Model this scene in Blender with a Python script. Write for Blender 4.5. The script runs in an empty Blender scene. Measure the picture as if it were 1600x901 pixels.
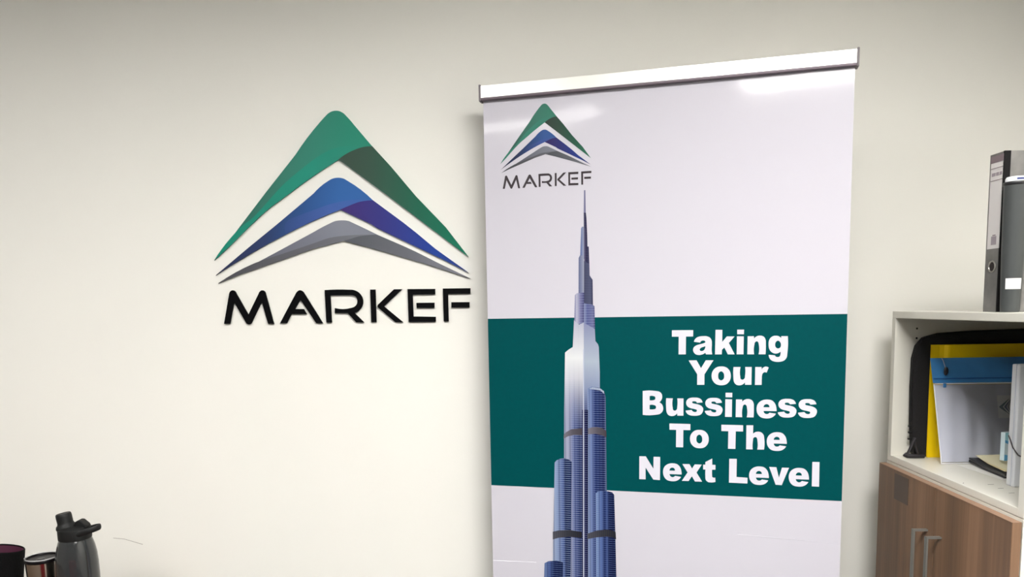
import bpy, bmesh, math, random
from mathutils import Vector, Matrix
from mathutils.geometry import tessellate_polygon
random.seed(4)
scene = bpy.context.scene
COL = scene.collection

# ------------------------------------------------------------------ camera
CAM_H = 1.46
F_PX, CX, CY = 1170.5, 801.2, 606.3            # focal length and principal point, pixels of the 1600x901 frame
PITCH, ROLL, YAW = -0.1082, -0.0178, 0.0159
fwd = Vector((math.sin(YAW)*math.cos(PITCH), math.cos(YAW)*math.cos(PITCH), math.sin(PITCH)))
rgt0 = Vector((math.cos(YAW), -math.sin(YAW), 0)); up0 = rgt0.cross(fwd)
rgt = rgt0*math.cos(ROLL) + up0*math.sin(ROLL); upv = -rgt0*math.sin(ROLL) + up0*math.cos(ROLL)
cam_data = bpy.data.cameras.new('camera'); cam = bpy.data.objects.new('camera', cam_data); COL.objects.link(cam)
M = Matrix((rgt, upv, -fwd)).transposed().to_4x4(); M.translation = Vector((0, 0, CAM_H)); cam.matrix_world = M
cam_data.sensor_fit = 'HORIZONTAL'; cam_data.sensor_width = 36.0; cam_data.lens = F_PX*36/1600
cam_data.shift_x = (800-CX)/1600; cam_data.shift_y = (CY-450.5)/1600
cam_data.clip_start = 0.02; cam_data.clip_end = 60
scene.camera = cam
scene.cycles.caustics_reflective = False; scene.cycles.caustics_refractive = False

# ------------------------------------------------------------------ world and exposure
world = bpy.data.worlds.new('world'); scene.world = world; world.use_nodes = True
world.node_tree.nodes['Background'].inputs[0].default_value = (0.9, 0.95, 1, 1)
world.node_tree.nodes['Background'].inputs[1].default_value = 0.15
vs = scene.view_settings
vs.view_transform = 'Standard'; vs.look = 'None'; vs.gamma = 1.0; vs.use_curve_mapping = False
vs.exposure = 0.09
# the room's recessed ceiling lights: (x, y, emission strength)
CEILING = 2.7
LIGHTS = [(0.45, 0.2, 46.0), (-1.5, 0.2, 27.0), (0.45, -0.85, 14.0), (-1.5, -0.85, 6.0)]
LIGHT_COLOUR = (1.0, 0.985, 0.958)
WALL_Y = 2.03

# ------------------------------------------------------------------ shape data, millimetres on the sign / the banner sheet
LOGO = {'green': [(-338.2, 170.7),(-192.2, 345.4),(-110.7, 439.8),(-94.9, 461.1),(-78.4, 481.8),(-61.1, 501.9),(-43.2, 521.3),(-39.6, 525.0),(-36.0, 528.7),(-32.4, 532.4),(-28.7, 535.9),(-26.6, 537.9),(-24.5, 539.9),(-22.4, 541.8),(-20.1, 543.6),(-17.7, 545.0),(-15.3, 546.3),(-12.8, 547.4),(-10.2, 548.3),(-7.8, 548.9),(-5.4, 549.4),(-2.9, 549.7),(-0.4, 549.7),(2.1, 549.6),(4.5, 549.3),(6.9, 548.8),(9.2, 548.2),(11.7, 547.2),(14.1, 546.0),(16.4, 544.7),(18.6, 543.2),(20.8, 541.4),(22.8, 539.4),(24.7, 537.3),(26.6, 535.2),(31.5, 529.9),(36.2, 524.5),(40.7, 519.0),(45.1, 513.3),(87.8, 461.4),(137.2, 406.2),(200.7, 328.5),(276.9, 247.0),(335.7, 168.6),(259.5, 227.9),(114.0, 340.8),(25.6, 407.8),(1.1, 426.0),(-20.2, 413.5),(-41.3, 400.7),(-62.3, 387.6),(-83.1, 374.1),(-99.9, 362.9),(-116.5, 351.3),(-133.0, 339.7),(-149.7, 328.2),(-157.7, 322.9),(-165.8, 317.6),(-173.8, 312.3),(-181.7, 306.8),(-199.1, 293.4),(-215.9, 279.2),(-232.5, 264.6),(-248.9, 249.8),(-261.6, 238.3),(-274.1, 226.6),(-286.6, 215.0),(-299.3, 203.5),(-308.9, 195.2),(-318.6, 186.9),(-328.4, 178.8)], 'green_dark': [(1.1, 426.0),(4.3, 428.5),(7.5, 430.9),(10.7, 433.2),(14.1, 435.4),(19.6, 438.7),(25.3, 441.8),(31.1, 444.6),(37.0, 447.2),(42.5, 449.4),(48.1, 451.5),(53.7, 453.4),(59.5, 455.0),(63.6, 456.0),(67.7, 456.8),(71.8, 457.5),(76.0, 458.0),(79.7, 458.3),(83.5, 458.4),(87.3, 458.3),(91.0, 458.1),(137.2, 406.2),(200.7, 328.5),(276.9, 247.0),(335.7, 168.6),(259.5, 227.9),(114.0, 340.8),(25.6, 407.8)], 'green_band': [(-338.2, 170.7),(-327.6, 185.7),(-316.4, 200.2),(-304.6, 214.2),(-292.2, 227.7),(-283.7, 236.5),(-275.0, 245.1),(-266.1, 253.3),(-256.7, 261.1),(-250.9, 265.2),(-245.0, 269.2),(-239.1, 273.1),(-233.4, 277.3),(-228.1, 281.8),(-223.0, 286.5),(-218.0, 291.4),(-212.9, 296.2),(-200.8, 308.2),(-189.1, 320.4),(-177.4, 332.8),(-165.6, 345.0),(-163.4, 347.2),(-161.2, 349.4),(-159.0, 351.7),(-156.8, 353.9),(-142.9, 366.6),(-128.5, 378.7),(-113.6, 390.2),(-98.6, 401.6),(-90.1, 407.9),(-81.5, 414.2),(-72.8, 420.3),(-64.0, 426.2),(-57.0, 430.8),(-50.0, 435.3),(-42.8, 439.5),(-35.5, 443.4),(-28.6, 446.7),(-21.6, 449.8),(-14.5, 452.5),(-7.3, 454.8),(3.7, 457.2),(15.0, 458.6),(26.3, 459.3),(37.6, 459.8),(51.0, 460.2),(64.4, 460.0),(77.7, 459.3),(91.0, 458.1),(87.3, 458.3),(83.5, 458.4),(79.7, 458.3),(76.0, 458.0),(71.8, 457.5),(67.7, 456.8),(63.6, 456.0),(59.5, 455.0),(53.7, 453.4),(48.1, 451.5),(42.5, 449.4),(37.0, 447.2),(31.1, 444.6),(25.3, 441.8),(19.6, 438.7),(14.1, 435.4),(10.7, 433.2),(7.5, 430.9),(4.3, 428.5),(1.1, 426.0),(-20.2, 413.5),(-41.3, 400.7),(-62.3, 387.6),(-83.1, 374.1),(-99.9, 362.9),(-116.5, 351.3),(-133.0, 339.7),(-149.7, 328.2),(-157.7, 322.9),(-165.8, 317.6),(-173.8, 312.3),(-181.7, 306.8),(-199.1, 293.4),(-215.9, 279.2),(-232.5, 264.6),(-248.9, 249.8),(-261.6, 238.3),(-274.1, 226.6),(-286.6, 215.0),(-299.3, 203.5),(-308.9, 195.2),(-318.6, 186.9),(-328.4, 178.8)], 'blue': [(-336.7, 131.5),(-246.0, 202.6),(-167.2, 262.3),(-68.0, 340.0),(-59.5, 348.6),(-50.3, 356.6),(-40.6, 363.9),(-30.4, 370.4),(-27.3, 372.3),(-24.1, 374.1),(-20.9, 375.8),(-17.5, 377.1),(-13.7, 378.2),(-9.9, 379.0),(-5.9, 379.4),(-2.0, 379.5),(1.5, 379.3),(5.0, 378.9),(8.5, 378.2),(11.8, 377.2),(14.7, 375.9),(17.4, 374.3),(20.1, 372.6),(22.8, 370.9),(39.9, 360.0),(56.3, 347.9),(71.8, 334.8),(86.5, 320.7),(164.7, 261.3),(197.7, 234.6),(247.1, 191.9),(334.7, 127.3),(274.6, 159.2),(96.4, 247.2),(80.1, 258.4),(0.0, 297.2),(-17.9, 290.7),(-35.8, 284.0),(-53.5, 277.0),(-71.2, 269.8),(-90.1, 261.7),(-108.8, 253.2),(-127.4, 244.6),(-146.0, 235.7),(-167.8, 225.0),(-189.5, 214.1),(-211.1, 202.9),(-232.6, 191.4),(-247.2, 183.4),(-261.7, 175.3),(-276.2, 167.1),(-290.6, 158.8),(-302.2, 152.1),(-313.7, 145.3),(-325.2, 138.5)], 'blue_dark': [(0.0, 297.2),(6.4, 300.0),(12.8, 302.6),(19.2, 305.2),(25.7, 307.7),(31.3, 309.9),(37.0, 312.0),(42.7, 314.0),(48.4, 315.7),(54.0, 317.0),(59.7, 318.0),(65.4, 318.8),(71.1, 319.4),(75.3, 319.7),(79.5, 319.9),(83.6, 319.9),(87.8, 319.8),(164.7, 261.3),(197.7, 234.6),(247.1, 191.9),(334.7, 127.3),(274.6, 159.2),(96.4, 247.2),(80.1, 258.4)], 'blue_band': [(-144.5, 265.3),(-137.8, 272.5),(-128.3, 277.0),(-117.8, 280.3),(-107.6, 283.8),(-98.3, 287.5),(-88.9, 290.9),(-79.4, 294.1),(-70.0, 297.3),(-59.3, 301.0),(-48.7, 304.8),(-38.1, 308.4),(-27.3, 311.5),(-14.7, 314.7),(-2.0, 317.5),(10.8, 319.7),(23.6, 321.3),(39.6, 322.4),(55.6, 322.5),(71.6, 321.7),(87.5, 320.0),(83.4, 320.0),(79.3, 320.0),(75.2, 319.8),(71.1, 319.4),(65.4, 318.8),(59.7, 318.0),(54.0, 316.9),(48.4, 315.7),(42.7, 314.0),(37.0, 312.0),(31.3, 309.9),(25.7, 307.7),(19.2, 305.2),(12.8, 302.6),(6.4, 300.0),(0.0, 297.2),(-17.9, 290.7),(-35.8, 284.0),(-53.5, 277.0),(-71.2, 269.8),(-90.1, 261.7),(-108.8, 253.3),(-127.5, 244.7),(-146.0, 235.7),(-147.8, 243.0),(-148.2, 250.7),(-147.2, 258.3)], 'grey': [(-331.5, 110.4),(-263.2, 144.4),(-176.6, 187.6),(-72.6, 240.2),(-62.0, 246.0),(-51.3, 251.5),(-40.4, 256.7),(-29.5, 261.7),(-26.0, 263.3),(-22.4, 264.9),(-18.9, 266.4),(-15.2, 267.6),(-10.3, 268.6),(-5.4, 269.2),(-0.4, 269.4),(4.6, 269.4),(8.8, 269.3),(13.0, 269.0),(17.1, 268.3),(21.2, 267.3),(24.1, 266.3),(26.8, 264.9),(29.5, 263.5),(32.3, 262.2),(48.3, 254.5),(64.2, 246.7),(80.0, 238.7),(95.8, 230.5),(162.7, 200.3),(196.1, 184.3),(260.1, 151.0),(338.1, 112.3),(217.7, 153.0),(77.7, 196.0),(5.1, 216.3),(-74.6, 197.2),(-163.6, 167.8),(-278.2, 130.6)], 'grey_dark': [(5.1, 216.3),(8.6, 217.0),(12.2, 217.7),(15.7, 218.5),(19.2, 219.4),(25.6, 221.2),(32.0, 223.2),(38.4, 225.2),(44.9, 226.8),(50.5, 227.8),(56.2, 228.5),(61.9, 229.1),(67.7, 229.6),(74.0, 230.1),(80.3, 230.5),(86.6, 230.8),(92.9, 230.9),(162.7, 200.3),(196.1, 184.3),(260.1, 151.0),(338.1, 112.3),(217.7, 153.0),(77.7, 196.0)], 'grey_band': [(-331.5, 110.4),(-308.1, 124.8),(-284.1, 138.1),(-259.4, 150.1),(-234.3, 160.7),(-216.6, 167.1),(-198.7, 172.6),(-180.8, 177.8),(-162.8, 183.2),(-140.6, 190.1),(-118.4, 197.0),(-96.1, 203.9),(-74.0, 210.9),(-63.3, 214.4),(-52.6, 218.1),(-42.0, 221.5),(-31.1, 224.4),(-18.5, 226.6),(-5.8, 228.1),(7.0, 229.2),(19.8, 230.1),(38.0, 231.0),(56.2, 231.4),(74.4, 231.3),(92.6, 230.6),(86.3, 230.5),(80.1, 230.4),(73.9, 230.1),(67.7, 229.6),(61.9, 229.1),(56.2, 228.5),(50.5, 227.8),(44.9, 226.8),(38.4, 225.2),(32.0, 223.2),(25.6, 221.2),(19.2, 219.4),(15.7, 218.5),(12.2, 217.7),(8.6, 217.0),(5.1, 216.3),(-74.6, 197.2),(-163.6, 167.8),(-278.2, 130.6)]}
LETTERS = {'M': [[(-322.4, 2.9),(-304.6, 80.2),(-304.4, 81.6),(-304.1, 82.9),(-303.6, 84.2),(-303.1, 85.5),(-302.4, 86.6),(-301.7, 87.7),(-300.8, 88.6),(-299.8, 89.5),(-298.6, 90.3),(-297.3, 90.9),(-296.0, 91.3),(-294.6, 91.5),(-293.2, 91.3),(-291.8, 90.9),(-290.5, 90.3),(-289.3, 89.4),(-288.0, 88.1),(-286.9, 86.5),(-286.1, 84.8),(-285.6, 82.9),(-256.4, 25.9),(-226.2, 81.1),(-225.5, 82.9),(-224.6, 84.5),(-223.5, 86.1),(-222.1, 87.4),(-220.8, 88.4),(-219.4, 89.2),(-217.9, 89.9),(-216.4, 90.1),(-214.9, 90.0),(-213.4, 89.5),(-212.0, 88.8),(-210.8, 87.9),(-209.4, 86.3),(-208.3, 84.4),(-207.7, 82.3),(-207.4, 80.1),(-189.7, 0.2),(-204.9, 0.4),(-219.1, 59.2),(-248.5, 5.3),(-249.1, 4.2),(-249.8, 3.1),(-250.7, 2.1),(-251.7, 1.3),(-252.8, 0.7),(-253.9, 0.3),(-255.1, 0.1),(-256.3, 0.0),(-257.5, 0.1),(-258.7, 0.4),(-259.8, 0.9),(-260.8, 1.5),(-261.9, 2.3),(-262.9, 3.3),(-263.7, 4.4),(-264.3, 5.6),(-292.5, 60.0),(-306.4, 2.6)]], 'A': [[(-173.4, 1.7),(-128.3, 78.7),(-127.2, 80.7),(-125.9, 82.5),(-124.4, 84.2),(-122.7, 85.7),(-121.3, 86.7),(-119.8, 87.6),(-118.2, 88.2),(-116.5, 88.6),(-114.9, 88.4),(-113.3, 87.9),(-111.7, 87.2),(-110.3, 86.3),(-108.6, 85.0),(-107.1, 83.5),(-105.9, 81.7),(-104.9, 79.8),(-59.1, -0.4),(-76.7, -0.1),(-116.2, 63.4),(-131.0, 39.1),(-108.3, 38.7),(-101.0, 24.9),(-141.5, 25.7),(-155.1, 1.4)]], 'R': [[(-50.5, 87.9),(-34.6, 88.5),(-18.6, 88.7),(-2.7, 88.5),(13.2, 87.8),(16.3, 87.7),(19.3, 87.7),(22.3, 87.5),(25.3, 87.0),(28.4, 86.1),(31.5, 85.0),(34.4, 83.5),(37.2, 81.8),(39.7, 79.9),(42.0, 77.7),(44.1, 75.2),(45.9, 72.6),(47.4, 70.0),(48.7, 67.2),(49.6, 64.2),(50.3, 61.3),(50.6, 59.4),(50.7, 57.5),(50.7, 55.6),(50.6, 53.7),(50.3, 51.0),(49.7, 48.3),(48.8, 45.7),(47.8, 43.2),(46.5, 40.7),(45.0, 38.4),(43.2, 36.2),(41.4, 34.2),(39.6, 32.5),(37.7, 30.9),(35.7, 29.5),(33.5, 28.3),(31.9, 27.5),(30.2, 26.8),(28.4, 26.2),(26.6, 25.7),(51.4, -0.1),(30.1, 0.3),(8.4, 25.4),(-25.7, 26.0),(-25.6, 39.6),(-15.2, 37.5),(-4.6, 36.6),(6.1, 37.1),(16.5, 38.9),(19.1, 39.5),(21.7, 40.1),(24.2, 40.9),(26.5, 42.0),(28.3, 43.3),(30.0, 44.7),(31.5, 46.2),(32.8, 48.0),(33.8, 49.9),(34.5, 52.0),(35.0, 54.1),(35.3, 56.2),(35.3, 58.2),(35.1, 60.1),(34.8, 62.0),(34.2, 63.8),(33.7, 65.2),(33.0, 66.5),(32.3, 67.7),(31.4, 68.8),(30.1, 69.9),(28.6, 70.7),(27.1, 71.4),(25.4, 71.9),(23.8, 72.4),(22.1, 72.7),(20.4, 72.9),(18.7, 73.0),(-35.8, 73.3),(-35.1, 1.0),(-49.6, 1.0)]], 'K': [[(70.7, 87.0),(84.8, 87.0),(84.4, 0.1),(70.4, 0.0)], [(90.1, 38.6),(89.5, 39.5),(89.1, 40.4),(88.8, 41.4),(88.7, 42.4),(89.0, 44.2),(89.7, 45.9),(90.9, 47.5),(92.3, 48.7),(134.1, 86.6),(155.9, 86.6),(106.1, 41.8),(155.7, -1.5),(135.1, -1.1)]], 'E': [[(170.3, 86.6),(244.3, 85.8),(243.6, 71.2),(183.9, 71.4),(183.9, 13.5),(243.7, 11.6),(243.6, -2.0),(170.5, -1.2)], [(192.6, 49.7),(241.3, 49.3),(240.8, 35.2),(193.1, 35.8)]], 'F': [[(264.5, 86.5),(338.5, 86.1),(338.1, 71.6),(278.4, 71.9),(278.1, -1.6),(264.5, -1.4)], [(286.1, 49.6),(335.3, 49.1),(334.7, 35.1),(286.2, 35.6)]]}
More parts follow.
